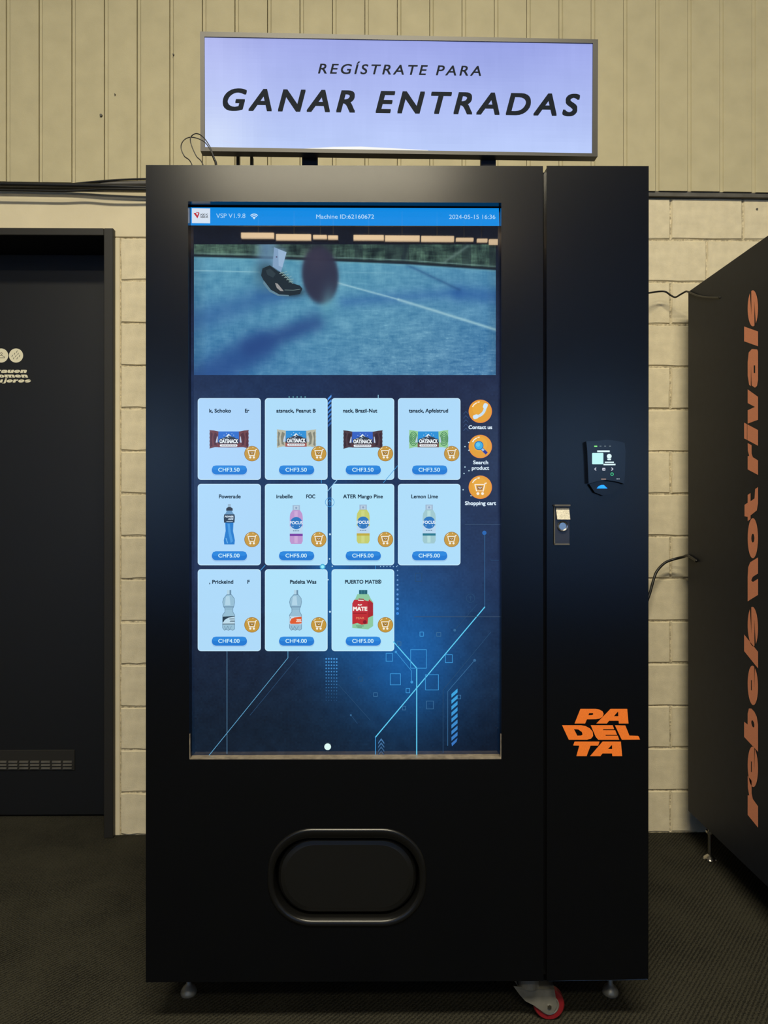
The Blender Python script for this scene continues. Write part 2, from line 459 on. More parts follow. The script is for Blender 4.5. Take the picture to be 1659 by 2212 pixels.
# ---- door on the left
door = thing('door_1', 'black changing room door with white pictograms, left of the vending machine', 'door', ((DX0 + DX1) / 2, WY, 0), kind='structure')
LY = 2.76
fx0, fx1 = P(224, 1100, WY - .022).x, P(244.5, 1100, WY - .022).x
fz1, fz0 = P(100, 492, WY - .022).z, P(100, 508, WY - .022).z
FL = DX0 - .02
bm = bmesh.new()
add_box(bm, fx0, fx1, WY - .022, WY + .20, 0, fz1, .002)
add_box(bm, FL - .02, FL + .025, WY - .022, WY + .20, 0, fz1, .002)
add_box(bm, FL + .025, fx0, WY - .022, WY + .20, fz0, fz1, .002)
from_bm('door_frame', bm, M_dframe, door)
leaf = box('door_leaf', FL + .025, fx0 - .003, LY, LY + .045, .008, fz0 - .004, M_door, door, bev=.002)
LP = Plane((0, LY, 0), (0, -1, 0))
vent = box('vent_grille', P(-90, 1620, LY).x, P(162, 1620, LY).x, LY - .004, LY + .001, P(0, 1664, LY).z, P(0, 1620, LY).z, M_dframe, door, bev=.001)
for py in (1646, 1653, 1660):
    for k in range(10):
        xa = 138 - k * 23.5
        if xa < -80: continue
        a, b = P(xa, py, LY), P(xa + 19, py - 3.6, LY)
        box('slat', a.x, b.x, LY - .009, LY - .003, a.z, b.z, M_lip, vent)
pr = Print(LP); ink = rgb(20, 20, 20); cream = (.80, .76, .58)
def vin_mat(name, rough=.5):
    m = bpy.data.materials.new(name); m.use_nodes = True; nt = m.node_tree; b = nt.nodes['Principled BSDF']
    a = nt.nodes.new('ShaderNodeAttribute'); a.attribute_name = 'Col'; b.inputs['Roughness'].default_value = rough
    nt.links.new(a.outputs['Color'], b.inputs['Base Color']); return m
M_vinyl = vin_mat('printed_vinyl')
M_gprint = vin_mat('printed_gloss', .3)
pc = Print(LP); pc.circ(2.5, 768, 15.3, cream)
pc.line([(0.5, 764), (2, 761.5), (4, 762), (5, 764), (2.5, 767)], 1.0, ink)
pc.line([(2.5, 767), (10, 771), (10, 773), (-5, 773), (-5, 771), (2.5, 767)], 1.0, ink)
tag(pc.build('pictogram', M_vinyl, door), 'cream round pictogram with a clothes hanger')
pc = Print(LP); pc.circ(34.7, 768, 15.3, cream)
for (x, y) in ((36.5, 759.5), (31.3, 764.5), (39, 764.5), (26.5, 769), (34.3, 769), (42, 769), (29.5, 774), (37.2, 774)):
    pc.line([(x + 1, y - 2), (x - 1, y + 2)], 1.1, ink)
tag(pc.build('pictogram', M_vinyl, door), 'cream round pictogram with shower drops')

# ---- heavy extended lettering, drawn as polygons (u along the line, v up; x-height 1)
def notch_ell(nots, n=36, cx=.5, cy=.5, rx=.5, ry=.5):
    """ellipse with thin notches: (angle_deg, inner point, half gap angle)"""
    out = []; N = []
    for ang, inner, g in nots: N.append((ang % 360, inner, g))
    N.sort()
    k = 0
    for i in range(n):
        a = 360 * i / n
        hit = [q for q in N if abs((a - q[0] + 180) % 360 - 180) < q[2] + 1]
        if hit: continue
        out.append((a, None))
    for ang, inner, g in N:
        out += [(ang - g, None), (ang, inner), (ang + g, None)]
    out.sort(key=lambda t: t[0])
    res = []
    for a, inner in out:
        if inner: res.append(inner)
        else: res.append((cx + rx * math.cos(math.radians(a)), cy + ry * math.sin(math.radians(a))))
    return res
G = {
 's': ([notch_ell([(26, (.30, .64), 8), (206, (.70, .36), 8)])], 0),
 'e': ([notch_ell([(-20, (.45, .36), 4)]), [(.36, .60), (.62, .60), (.62, .68), (.36, .68)]], 0),
 'o': ([ell(.5, .5, .5, .5, 28), ell(.5, .5, .11, .15, 12)], 0),
 'a': ([[(0, .3), (.05, .1), (.2, 0), (.95, 0), (1, .08), (1, .6), (.9, .9), (.65, 1), (.3, 1), (.06, .86), (.03, .70), (.55, .68), (.05, .62)], [(.38, .28), (.58, .28), (.58, .42), (.38, .42)]], 0),
 'l': ([[(0, 0), (1, 0), (1, 1.34), (0, 1.34)]], 1),
 'i': ([[(0, 0), (1, 0), (1, 1.03), (0, 1.03)], [(0, 1.065), (1, 1.065), (1, 1.34), (0, 1.34)]], 1),
 'r': ([[(0, 0), (.55, 0), (.57, .5), (.68, .62), (1, .62), (1, 1), (.7, .98), (.55, .85), (.5, 1), (0, 1)]], 1),
 'v': ([[(0, 1), (.03, 0), (.70, 0), (1, 1), (.60, 1), (.43, .3), (.39, 1)]], 1),
 'n': ([[(0, 0), (.43, 0), (.43, .5), (.50, .66), (.57, .5), (.57, 0), (1, 0), (1, .75), (.9, .95), (.65, 1), (0, 1)]], 1),
 'u': ([[(0, 1), (.43, 1), (.43, .5), (.50, .34), (.57, .5), (.57, 1), (1, 1), (1, 0), (.35, 0), (.1, .05), (0, .25)]], 1),
 't': ([[(.1, .72), (.1, 1), (.24, 1), (.34, 1.3), (.72, 1.3), (.72, 1), (.98, 1), (.98, .72), (.70, .72), (.70, .34), (1, .28), (1, 0), (.45, 0), (.24, .12), (.22, .72)]], 1),
 'b': ([[(0, 0), (.75, 0), (.93, .12), (1, .35), (1, .65), (.93, .88), (.75, 1), (.45, 1), (.42, 1.34), (0, 1.34)], ell(.62, .5, .09, .15, 10)], 1),
 'm': ([[(0, 0), (.27, 0), (.27, .6), (.33, .7), (.36, .6), (.36, 0), (.64, 0), (.64, .6), (.70, .7), (.73, .6), (.73, 0), (1, 0), (1, .8), (.92, 1), (0, 1)]], 1),
 'w': ([[(0, 1), (.15, 0), (.42, 0), (.5, .5), (.58, 0), (.85, 0), (1, 1), (.74, 1), (.68, .4), (.6, 1), (.4, 1), (.32, .4), (.26, 1)]], 1),
 'f': ([[(.15, 0), (.6, 0), (.6, .7), (1, .7), (1, .95), (.6, .95), (.65, 1.1), (1, 1.1), (1, 1.34), (.4, 1.34), (.15, 1.15), (.15, .95), (0, .95), (0, .7), (.15, .7)]], 1),
 'j': ([[(.4, 1), (1, 1), (1, -.1), (.8, -.3), (0, -.3), (0, -.1), (.4, -.05)], [(.4, 1.1), (1, 1.1), (1, 1.34), (.4, 1.34)]], 1),
}
def glyph_tris(ch):
    loops, _ = G[ch]
    if ch in 'ij':
        V = []; T = []
        for l in loops:
            f, t = tess([l]); T += [tuple(i + len(V) for i in q) for q in t]; V += f
        return V, T
    return tess(loops)
def door_word(wd, xright, ybase, xh, widths, slant):
    p = Print(LP); x = xright
    for ch in reversed(wd):
        wpx = widths.get(ch, 14.0)
        V, T = glyph_tris(ch); x0 = x - wpx
        p.add([(x0 + v.x * (wpx - .9) + slant * (v.y - .5), ybase - v.y * xh) for v in V], T, cream)
        x = x0
    tag(p.build('lettering', M_vinyl, door), 'cream lettering')
door_word('frauen', 58.5, 805.5, 6.6, {'r': 11, 'f': 10}, 2.2)
door_word('women', 60.5, 815.8, 6.6, {'m': 22, 'w': 20}, -2.4)
door_word('mujeres', 67.5, 826.3, 6.6, {'j': 8, 'r': 11, 'm': 22, 'u': 13}, 2.2)

# ================================================================= CENTRE VENDING MACHINE
FP = YP(YF)
ztop = P(740, 357.5, YF).z; zbot = P(740, 2120, YF).z
xa = P(315, 1100, YF).x; xb = P(1400, 1100, YF).x
xm0 = P(1173, 1100, YF).x; xm1 = P(1182, 1100, YF).x
YBK = 2.46
vm = thing('vending_machine', 'black vending machine with a tall blue touch screen and orange logo', 'vending machine', ((xa + xb) / 2, (YF + YBK) / 2, 0))
bm = bmesh.new(); add_box(bm, xa + .003, xb - .003, YF + .070, YBK, zbot + .004, ztop - .002, .003)
from_bm('cabinet', bm, M_black, vm)
scr = [(406, 435), (1083, 438), (1083, 1640.5), (409, 1640.5)]
hat_o = rrect(578, 921, 1789, 2001, 96, 12); hat_i = rrect(593, 904, 1812, 1985, 78, 12)
bm = bmesh.new()
prism(bm, FP, [[(315, 356.5), (1173, 358.5), (1174, 2119), (315, 2122)], scr[::-1], rrect(586, 913, 1800, 1993, 88, 12)[::-1]], -.066, 0)
from_bm('front_door', bm, M_black, vm)
bm = bmesh.new(); prism(bm, FP, [[(1182, 359.5), (1400, 360), (1400, 2116), (1183, 2118)]], -.066, .0)
bmesh.ops.remove_doubles(bm, verts=bm.verts, dist=1e-5)
bmesh.ops.bevel(bm, geom=[e for e in bm.edges if len(e.link_faces) == 2 and e.calc_face_angle(0) > .5], offset=.0015, segments=2, affect='EDGES', profile=.5)
side = from_bm('side_door', bm, M_black, vm)
# gap filler strip behind the seam
box('seam_gasket', xm0 - .002, xm1 + .002, YF + .02, YF + .068, zbot + .0005, ztop - .004, M_gloss, vm)
box('top_cap', P(1310, 1100, YF).x, P(1394, 1100, YF).x, YF + .01, YF + .06, ztop - .003, ztop + .003, M_black, vm)

# ---- display
DY = YF + .024; DPn = YP(DY)
bm = bmesh.new(); prism(bm, DPn, [[(398, 425), (1090, 425), (1090, 1650), (398, 1650)]], -.03, -.0002)
disp = tag(from_bm('touch_screen', bm, M_gloss, vm), 'tall glossy touch screen')
# sill under the glass and bright inner edges, their sheen put into the colour
pS = P(409, 1640.5, YF); pS2 = P(1083, 1640.5, YF)
box('screen_sill', pS.x + .0005, pS2.x - .0005, YF + .0005, DY, pS.z - .002, pS.z + .0012, M_sill, vm)
for px in (409.5, 1082):
    a = P(px, 1590, YF)
    box('edge_line', a.x - .0006, a.x + .0010, YF + .001, YF + .004, P(px, 1640, YF).z, P(px, 1586, YF).z, M_sill, vm)

def mixc(a, b, t): return tuple(x * (1 - t) + y * t for x, y in zip(a, b))
rs = np.random.RandomState(3)
def blur(a, k):
    for ax in (0, 1):
        s = a.copy()
        for d in range(1, k + 1): s += np.roll(a, d, ax) + np.roll(a, -d, ax)
        a = s / (2 * k + 1)
    return a
def wallpaper(X, Y):
    def g(cx, cy, sx, sy): return np.exp(-((X - cx) / sx) ** 2 - ((Y - cy) / sy) ** 2)
    base = np.zeros(X.shape + (3,)); n = rs.randn(*X.shape); n = n + 3 * blur(n, 2)
    top = np.clip((Y - 448) / 300, 0, 1)
    dark = np.array([8, 10, 17.]); mid = np.array([30, 40, 68.]); low = np.array([9, 27, 46.])
    t2 = np.clip((Y - 1250) / 330, 0, 1)
    for c in range(3):
        v = dark[c] * (1 - top) + mid[c] * top
        v = v * (1 - t2) + low[c] * t2
        v = v + [2, 54, 98][c] * g(885, 1440, 130, 150) * .75 + [0, 28, 48][c] * g(850, 1300, 190, 220) + [0, 36, 60][c] * g(715, 1240, 60, 190) * .9 + [-4, 10, 20][c] * g(560, 1000, 220, 260)
        v = v - [10, 12, 12][c] * g(1090, 1620, 140, 90)
        base[..., c] = v + n * [1.0, 1.5, 1.9][c]
    return base
wp = Print(DPn); wp.layer = .5
wp.grid(409, 1081, 489, 1634, 168, 286, wallpaper)
wp.layer = 2.0
cy1 = rgb(95, 205, 245); cy2 = rgb(60, 150, 215); cy3 = rgb(55, 105, 150); fnt = rgb(38, 72, 108)
wp.line([(490.5, 1404), (490.5, 1628)], 1.2, rgb(85, 130, 165))
wp.line([(622, 1404), (622, 1421), (452, 1631)], 1.4, rgb(90, 155, 195))
wp.line([(645, 1418), (540, 1545)], 1.0, fnt)
for i in range(5):
    for j in range(14):
        t = 1 - j / 15
        wp.circ(704.6 + 5.7 * i, 1423 + 6.9 * j, 1.9 * (.45 + .55 * t), mixc(rgb(22, 50, 84), rgb(70, 150, 220), t), n=8)
for j in range(11): wp.circ(858.7, 1222 + 10.3 * j, 1.2 + .2 * j, mixc(rgb(120, 160, 200), rgb(60, 140, 225), j / 10), n=10)
wp.line([(1047, 1155), (1047, 1311)], 1.2, cy3); wp.line([(1047, 1311), (1010, 1355), (811, 1592)], 2.2, cy1); wp.line([(811, 1592), (811, 1629)], 1.6, cy2)
wp.circ(1046, 1151, 4.6, rgb(40, 100, 175))
wp.line([(850, 1386), (900, 1443), (900, 1629)], 2.2, cy1)
wp.line([(855, 1408), (889, 1449), (889, 1473)], 1.2, cy2); wp.circ(855, 1408, 2.6, cy2); wp.circ(889.5, 1473, 3, cy2)
for q, c in (((887, 921, 1403, 1443), cy2), ((843, 865, 1455, 1479), cy2), ((919, 947, 1457, 1490), cy2), ((834, 848, 1411, 1428), cy2), ((962, 977, 1414, 1431), cy2), ((921, 936, 1514, 1531), cy3),
          ((907, 914.5, 1365, 1374), cy2), ((943, 952, 1366, 1374), cy3), ((858, 866, 1386, 1394), cy3), ((877, 885, 1487, 1496), cy2), ((775, 783, 1462, 1471), fnt), ((807, 815, 1496, 1504), cy3), ((869, 876, 1525, 1533), cy3), ((988, 995, 1501, 1509), cy3), ((897, 911, 1238, 1256), fnt)):
    wp.outline(*q, 1.3, c)
wp.line([(1060, 1365), (957, 1490), (957, 1625)], 1.1, fnt)
wp.line([(1025, 1426), (967, 1493), (967, 1610)], 1.2, cy3); wp.circ(1025, 1426, 3, cy3)
wp.line([(1030, 1305), (983, 1360)], 1.0, fnt); wp.circ(982, 1361, 2.8, cy3)
def circ_arrow(x, y, r, c):
    wp.line(ell(x, y, r, r, 24) + [(x + r, y)], 1.0, c)
    wp.line([(x, y + r * .55), (x, y - r * .55)], 1.0, c); wp.line([(x - 3, y - 1), (x, y - r * .55), (x + 3, y - 1)], 1.0, c)
circ_arrow(1016, 1292, 9, fnt); circ_arrow(712.5, 1085, 9.5, cy2)
for k in range(9):
    y = 1487 + 13.3 * k; c = mixc(rgb(60, 165, 225), rgb(55, 115, 190), k / 8)
    wp.poly([(975, y + 11.5), (988, y), (988, y + 8), (975, y + 19.5)] if k < 8 else [(975, y + 11), (988, y), (986, y + 8), (976, y + 18)], c)
for k in range(7):
    y = 857 + 9.6 * k - 5; c = mixc(rgb(80, 150, 235), rgb(40, 85, 150), k / 7)
    wp.poly([(708, y + 9), (716, y + 1), (716, y + 6), (708, y + 14)], c)
for k in range(4):
    y = 1600 + 8.5 * k; wp.poly([(817, y + 3), (823.5, y - 6), (830, y + 3), (830, y + 6.5), (823.5, y - 2), (817, y + 6.5)], mixc(rgb(70, 120, 170), rgb(40, 65, 95), k / 3.5))
for k in range(5):
    y = 895 + 9 * k; wp.line([(1001, y), (1006, y - 6), (1011, y)], 1.2, rgb(50, 75, 115))
wp.line([(895, 1332), (1079, 1332)], 1.2, rgb(62, 82, 106)); wp.line([(1004, 1133), (1079, 1133)], 1.2, rgb(55, 76, 105))  # faint reflections in the glass, painted into the picture as two lines
wp.line([(1060, 1210), (1077, 1210)], 1.0, fnt)
wp.line([(707, 1062), (728, 1037)], 1.4, rgb(150, 205, 240)); wp.line([(828, 1043), (859, 1006)], 1.1, cy2)
wp.line([(563, 1232), (573, 1221)], 1.4, cy2); wp.line([(694.5, 1037), (694.5, 1044)], 1.2, cy2)
wp.line([(817, 854), (817, 861)], 1.4, rgb(150, 205, 230)); wp.line([(811, 1222), (811, 1229)], 1.2, cy2)
wp.line([(733, 1480), (800, 1555)], 1.0, fnt); wp.line([(758, 1544), (772, 1562)], 1.0, fnt); wp.circ(758, 1544, 2, cy3)
for x in range(5): wp.circ(625 + 8.6 * x, 858, 1.3, rgb(110, 180, 190), n=8)
for x in range(6): wp.circ(822 + 6.9 * x, 1223.5, 1.2, rgb(140, 185, 220), n=8)
wp.circ(697, 1224, 6, rgb(70, 170, 215)); wp.circ(697, 1224, 3.5, rgb(150, 240, 250))
for (x, y) in ((713, 1154), (712, 1207), (718, 1223), (709, 1252), (1004, 965), (1012, 956), (1012.5, 973), (1004, 1009), (1012.5, 1017), (1002, 1023), (1000, 1058), (1017, 1071), (713, 1321)):
    wp.circ(x, y, 1.4 if x != 713 else 2.2, rgb(190, 225, 240), n=8)
wp.circ(708, 1612, 7.2, rgb(222, 250, 245))
wp.build('wallpaper_picture', M_screen, disp)

# header bar
hp = Print(DPn); hp.layer = 1.0
hp.poly([(411.5, 448), (1077.5, 450), (1078.5, 488), (412, 487)], rgb(18, 138, 226))
hp.poly([(414.5, 450), (454, 450.5), (454, 482.5), (414.5, 482)], rgb(214, 226, 240))
hp.poly([(418, 460), (423.5, 460), (426, 466), (429, 459), (431, 461), (426.5, 472)], rgb(190, 40, 50)); hp.line([(424, 459), (430, 459.4)], 1.4, rgb(190, 40, 50))
for k, x in enumerate((434, 439, 445)):
    hp.line([(x, 462), (x, 470.5)], 1.0, rgb(50, 55, 60)); hp.line([(x, 464), (x + 4, 462)], 1.0, rgb(50, 55, 60)); hp.line([(x + 1, 470), (x + 3.6, 465)], 1.0, rgb(50, 55, 60)); hp.line([(x + 3, 468), (x + 4, 471)], 1.0, rgb(50, 55, 60))
hw = rgb(175, 215, 245)
hp.text('VSP V1.9.8', 467, 530, 471, 9.5, hw)
hp.text('Machine ID:62160672', 683, 808, 472.5, 9, hw, .004)
hp.text('2024-05-15 16:36', 970, 1070, 473, 9, hw)
for r in (3.5, 7, 10.5):
    hp.line([(549 + r * math.sin(a), 473 - r * math.cos(a)) for a in [math.radians(-45 + 9 * k) for k in range(11)]], 1.8, rgb(205, 232, 250))
hp.circ(549, 472, 1.6, rgb(205, 232, 250))
hp.build('header_bar', M_screen, disp)

# video picture
def video(X, Y):
    n = rs.randn(*X.shape); ny, nx = X.shape
    nb = blur(rs.randn(ny, nx), 4) * 9
    def smear(a, k):
        q = a.copy()
        for d in range(1, k + 1): q += np.roll(a, d, 1) + np.roll(a, -d, 1)
        return q / math.sqrt(2 * k + 1)
    n2 = rs.randn(ny, nx); n2 = (n2 + np.roll(n2, 1, 0) * .6) / 1.17
    nf = smear(n2, 3) * .75 + .25 * n
    def soft(d, w): return 1 / (1 + np.exp(np.clip(d / w, -40, 40)))
    def seg(x0, y0, x1, y1, w, s=1.0):
        t = np.clip(((X - x0) * (x1 - x0) + (Y - y0) * (y1 - y0)) / ((x1 - x0) ** 2 + (y1 - y0) ** 2), 0, 1)
        d = np.hypot(X - x0 - t * (x1 - x0), Y - y0 - t * (y1 - y0)); return soft(d - w, s)
    def el(cx, cy, rx, ry, s, ang=0):
        a = math.radians(ang); dx, dy = X - cx, Y - cy
        u = dx * math.cos(a) + dy * math.sin(a); v = -dx * math.sin(a) + dy * math.cos(a)
        return soft((np.sqrt((u / rx) ** 2 + (v / ry) ** 2) - 1) * min(rx, ry), s)
    def over(C, m, col): return C * (1 - m[..., None]) + np.array(col, float) * m[..., None]
    t = np.clip((Y - 560) / 250, 0, 1)[..., None]
    C = np.array([86, 148, 176.]) * (1 - t) + np.array([66, 122, 168.]) * t
    side = np.clip((X - 419) / 652, 0, 1)[..., None]
    C = C + np.array([4, 6, 2.]) * np.sin(side * 5) + np.array([18, 16, 4.]) * np.exp(-((side - .75) / .3) ** 2) * t
    amp = (4 + 9 * t[..., 0] * np.clip((X - 600) / 200, .3, 1))
    sp = np.clip(smear(rs.randn(ny, nx), 1) - 1.2, 0, 3)
    C = C + (nf * amp * .6 + nb * 5 + sp * 13 * t[..., 0] * np.clip((X - 640) / 200, .1, 1))[..., None] * np.array([1.1, 1, .75])
    # shadows on the court
    C = over(C, seg(380, 708, 590, 634, 20, 9) * .62, (40, 84, 144)); C = over(C, seg(560, 640, 640, 636, 9, 5) * .5, (40, 90, 150))
    C = over(C, seg(400, 842, 560, 748, 32, 8) * .85, (38, 74, 134)); C = over(C, seg(540, 752, 680, 696, 17, 6) * .85, (38, 70, 128))
    C = over(C, seg(745, 652, 990, 632, 8, 6) * .55, (34, 82, 150)); C = over(C, seg(990, 634, 1090, 642, 13, 6) * .65, (34, 82, 150))
    C = over(C, seg(878, 572, 992, 626, 1.8, 1.6) * .7, (32, 72, 118))
    C = over(C, seg(419, 584.5, 560, 588, .7, .6) * .8, (160, 205, 215)); C = over(C, seg(730, 588, 850, 590, .5, .8) * .35, (160, 205, 215))
    C = over(C, seg(728, 611, 860, 647, 1.3, .8) * .85, (165, 205, 215)); C = over(C, seg(860, 647, 1080, 715, 2.4, 1.0) * .85, (160, 200, 210))
    # fence and the dark rail above the court
    rail = np.interp(X, [419, 560, 760, 880, 1071], [553, 557, 564, 569, 582])
    fence = np.array([50, 72, 64.]) + (nb * 16 + nf * 5)[..., None] * np.array([.8, 1, .8]) + 26 * np.exp(-((X - 470) / 110) ** 2)[..., None] * np.array([.8, 1, .8])
    fence = over(fence, (np.sin(X / 17 + 2 * np.sin(X / 41)) > .55) * .45 * (X > 640), (26, 38, 42))
    fence = over(fence, seg(960, 566, 1010, 532, 2, 1.5) * .6, (115, 140, 135)); fence = over(fence, seg(870, 572, 876, 530, 3, 1.5) * .7, (24, 36, 44))
    m = soft(Y - rail, .8); C = C * (1 - m[..., None]) + fence * m[..., None]
    C = over(C, soft(np.abs(Y - rail + 1) - 2.6, .7), (24, 32, 38)); C = over(C, soft(np.abs(Y - rail + 6.5) - .9, .7) * .75, (120, 155, 150)); C = over(C, soft(np.abs(Y - rail - 4) - .9, .8) * .35, (130, 190, 190))
    # player's leg, shoe, racket
    C = over(C, soft(np.abs(X - 577) - 19, 5) * soft(Y - 578, 9) * .8, (104, 142, 178)); C = over(C, el(572, 595, 22, 30, 7) * .55, (60, 96, 116))
    C = over(C, soft(np.abs(X - 604 - (548 - Y) * .25) - 11, 3) * soft(Y - 582, 4) * soft(538 - Y, 3) * .75, (138, 170, 205))
    C = over(C, el(600, 606, 36, 15, 3, 38) * .92, (30, 44, 50)); C = over(C, el(626, 628, 26, 10, 2.5, 8) * .95, (26, 36, 42))
    C = over(C, el(588, 594, 20, 14, 6, 50) * .5, (40, 58, 66)); C = over(C, seg(604, 592, 630, 608, 2, 1.5) * .6, (110, 140, 140)); C = over(C, seg(598, 612, 612, 630, 2.4, 1.5) * .6, (120, 140, 140))
    for k in range(4): C = over(C, seg(610 + 5 * k, 590 + 5 * k, 618 + 5 * k, 587 + 5 * k, .5, .5) * .7, (170, 195, 190))
    C = over(C, seg(612, 627, 650, 627, .8, .7) * .6, (130, 150, 150))
    C = over(C, el(691, 594, 39, 62, 1.8, -5) * .96, (42, 42, 62)); C = over(C, el(684, 556, 24, 26, 9) * .4, (70, 62, 76))
    C = over(C, el(706, 655, 10, 24, 5, 12) * .5, (110, 175, 185)); C = over(C, el(688, 685, 22, 10, 6) * .4, (44, 100, 140))
    vg = np.clip((X - 419) / 30, 0, 1) * np.clip((1071 - X) / 22, 0, 1)
    return C * (.88 + .12 * vg[..., None])
vp = Print(DPn); vp.layer = 1.2
vp.grid(419, 1071, 528, 810, 326, 141, video)
vp.poly([(592, 534), (619, 545), (607, 588), (589, 576)], rgb(128, 158, 190)); vp.poly([(601, 538), (619, 545), (610, 578), (602, 574)], rgb(150, 178, 208)); vp.rect(596, 599, 553, 557, rgb(90, 100, 130))
vp.poly([(567, 580), (583, 573), (600, 586), (612, 590), (622, 600), (632, 612), (648, 617), (653.5, 624), (648, 635), (625, 639), (603, 637.5), (585, 628), (572, 611), (564, 595)], rgb(28, 40, 46))
vp.poly([(594, 611), (600, 613), (613, 629), (606, 629), (598, 622)], rgb(150, 148, 146)); vp.poly([(570, 606), (585, 626), (603, 636), (624, 637.5), (624, 640), (600, 639), (582, 630), (568, 612)], rgb(96, 130, 148))
for k in range(5): vp.line([(604 + 5 * k, 591 + 4.6 * k), (612 + 5 * k, 588 + 5 * k)], 1.2, rgb(150, 176, 172)); vp.line([(606 + 5 * k, 588 + 5 * k), (613 + 5 * k, 593 + 5 * k)], 1.0, rgb(120, 150, 150))
vp.line([(615, 626.5), (634, 627), (648, 625)], .9, rgb(120, 140, 140)); vp.poly([(574, 584), (584, 580), (596, 592), (590, 600), (578, 594)], rgb(44, 58, 64))
vp.build('video_picture', M_screen, disp)

# product cards
cols = [(427.2, 563.5), (572.3, 707.6), (716.3, 851.6), (859.6, 994.6)]
rows = [(860, 1036.5), (1045.3, 1221), (1229.6, 1406.5)]
ink2 = rgb(22, 45, 62)
def wrapper(p, cx, cy, e1, e2, mid, lab, green=False):
    x0, x1, y0, y1 = cx - 42.5, cx + 42.5, cy - 20, cy + 20
    z = []
    for k in range(11): z.append((x0 + (.8 if k % 2 else 0), y0 + 4 * k * (y1 - y0) / 40))
    L_ = [(x0, y0)] + [(x0 + 10, y0 + 1), (x0 + 20, y0 + 3), (cx, y0 + 3), (x1 - 20, y0 + 3), (x1 - 10, y0 + 1), (x1, y0)]
    R_ = [(x1 - (.8 if k % 2 else 0), y0 + 4 * k * (y1 - y0) / 40) for k in range(1, 10)]
    B_ = [(x1, y1), (x1 - 12, y1 - 3), (cx, y1 - 2.4), (x0 + 12, y1 - 3), (x0, y1)]
    p.poly(L_ + R_ + B_ + z[::-1][1:-1], e1)
    if green:
        for sx in (-1, 1):
            c0 = cx + sx * 33
            for r in (3, 6.5, 10, 13.5):
                p.line([(c0 + .62 * r * math.cos(a), cy - 1 + r * 1.1 * math.sin(a)) for a in [2 * math.pi * k / 16 for k in range(17)] if abs(.62 * r * math.cos(a)) < 9], 1.6, e2)
    else:
        for sx in (-1, 1):
            p.poly([(cx + sx * 40, y0 + 4), (cx + sx * 35, y0 + 8), (cx + sx * 38, cy), (cx + sx * 36, y1 - 6), (cx + sx * 41, y1 - 3)], e2)
            p.poly([(cx + sx * 31, y0 + 5), (cx + sx * 25, y0 + 9), (cx + sx * 29, cy + 3), (cx + sx * 26, y1 - 6), (cx + sx * 32, y1 - 8), (cx + sx * 34, cy - 4)], e2)
    p.poly([(cx - 23, y0 + 3), (cx + 21, y0 + 3), (cx + 22, cy + 14), (cx - 24, cy + 14)], mid)
    p.poly([(cx - 24, cy + 7), (cx + 22, cy + 7), (cx + 22, y1 - 2.6), (cx - 24, y1 - 2.6)], lab)
    p.poly([(cx - 29, cy + 7), (cx - 26, cy - 6), (cx - 24.5, cy - 6), (cx - 25, cy + 7)], rgb(190, 210, 235)); p.poly([(cx + 24, cy + 7), (cx + 23.5, cy - 6), (cx + 25, cy - 6), (cx + 27, cy + 7)], rgb(190, 210, 235))
    p.poly([(cx - 24, cy + 7), (cx - 14, cy - 3), (cx - 8, cy - 5), (cx - 1, cy - 12), (cx + 5, cy - 6), (cx + 12, cy - 4), (cx + 22, cy + 6), (cx + 22, cy + 9), (cx - 24, cy + 9)], rgb(52, 62, 78))
    p.poly([(cx - 8, cy - 5), (cx - 1, cy - 12), (cx + 5, cy - 6), (cx + 2, cy - 7), (cx, cy - 9), (cx - 3, cy - 5), (cx - 5, cy - 6)], rgb(225, 238, 248))
    p.line([(cx - 14, cy - 2), (cx - 6, cy - 1), (cx, cy - 5)], 1.0, rgb(200, 220, 235))
    for (dx, dy) in ((-11, -9), (6, -12), (10, -9), (-6, -13)): p.circ(cx + dx, cy + dy, .7, rgb(225, 238, 248), n=6)
    p.poly(rrect(cx - 22, cx + 21, cy - 1.5, cy + 10, 3, 3), rgb(50, 48, 56))
    p.text('OATSNACK', cx - 20.5, cx + 19.5, cy + 8.5, 8.6, rgb(240, 248, 252), .02)
    p.poly(rrect(cx - 20, cx + 18, cy + 11, cy + 15.6, 1.8, 3), rgb(235, 244, 250))
    for k in range(9): p.rect(cx - 16 + 3.6 * k, cx - 13.4 + 3.6 * k, cy + 12.7, cy + 13.9, rgb(90, 70, 70))
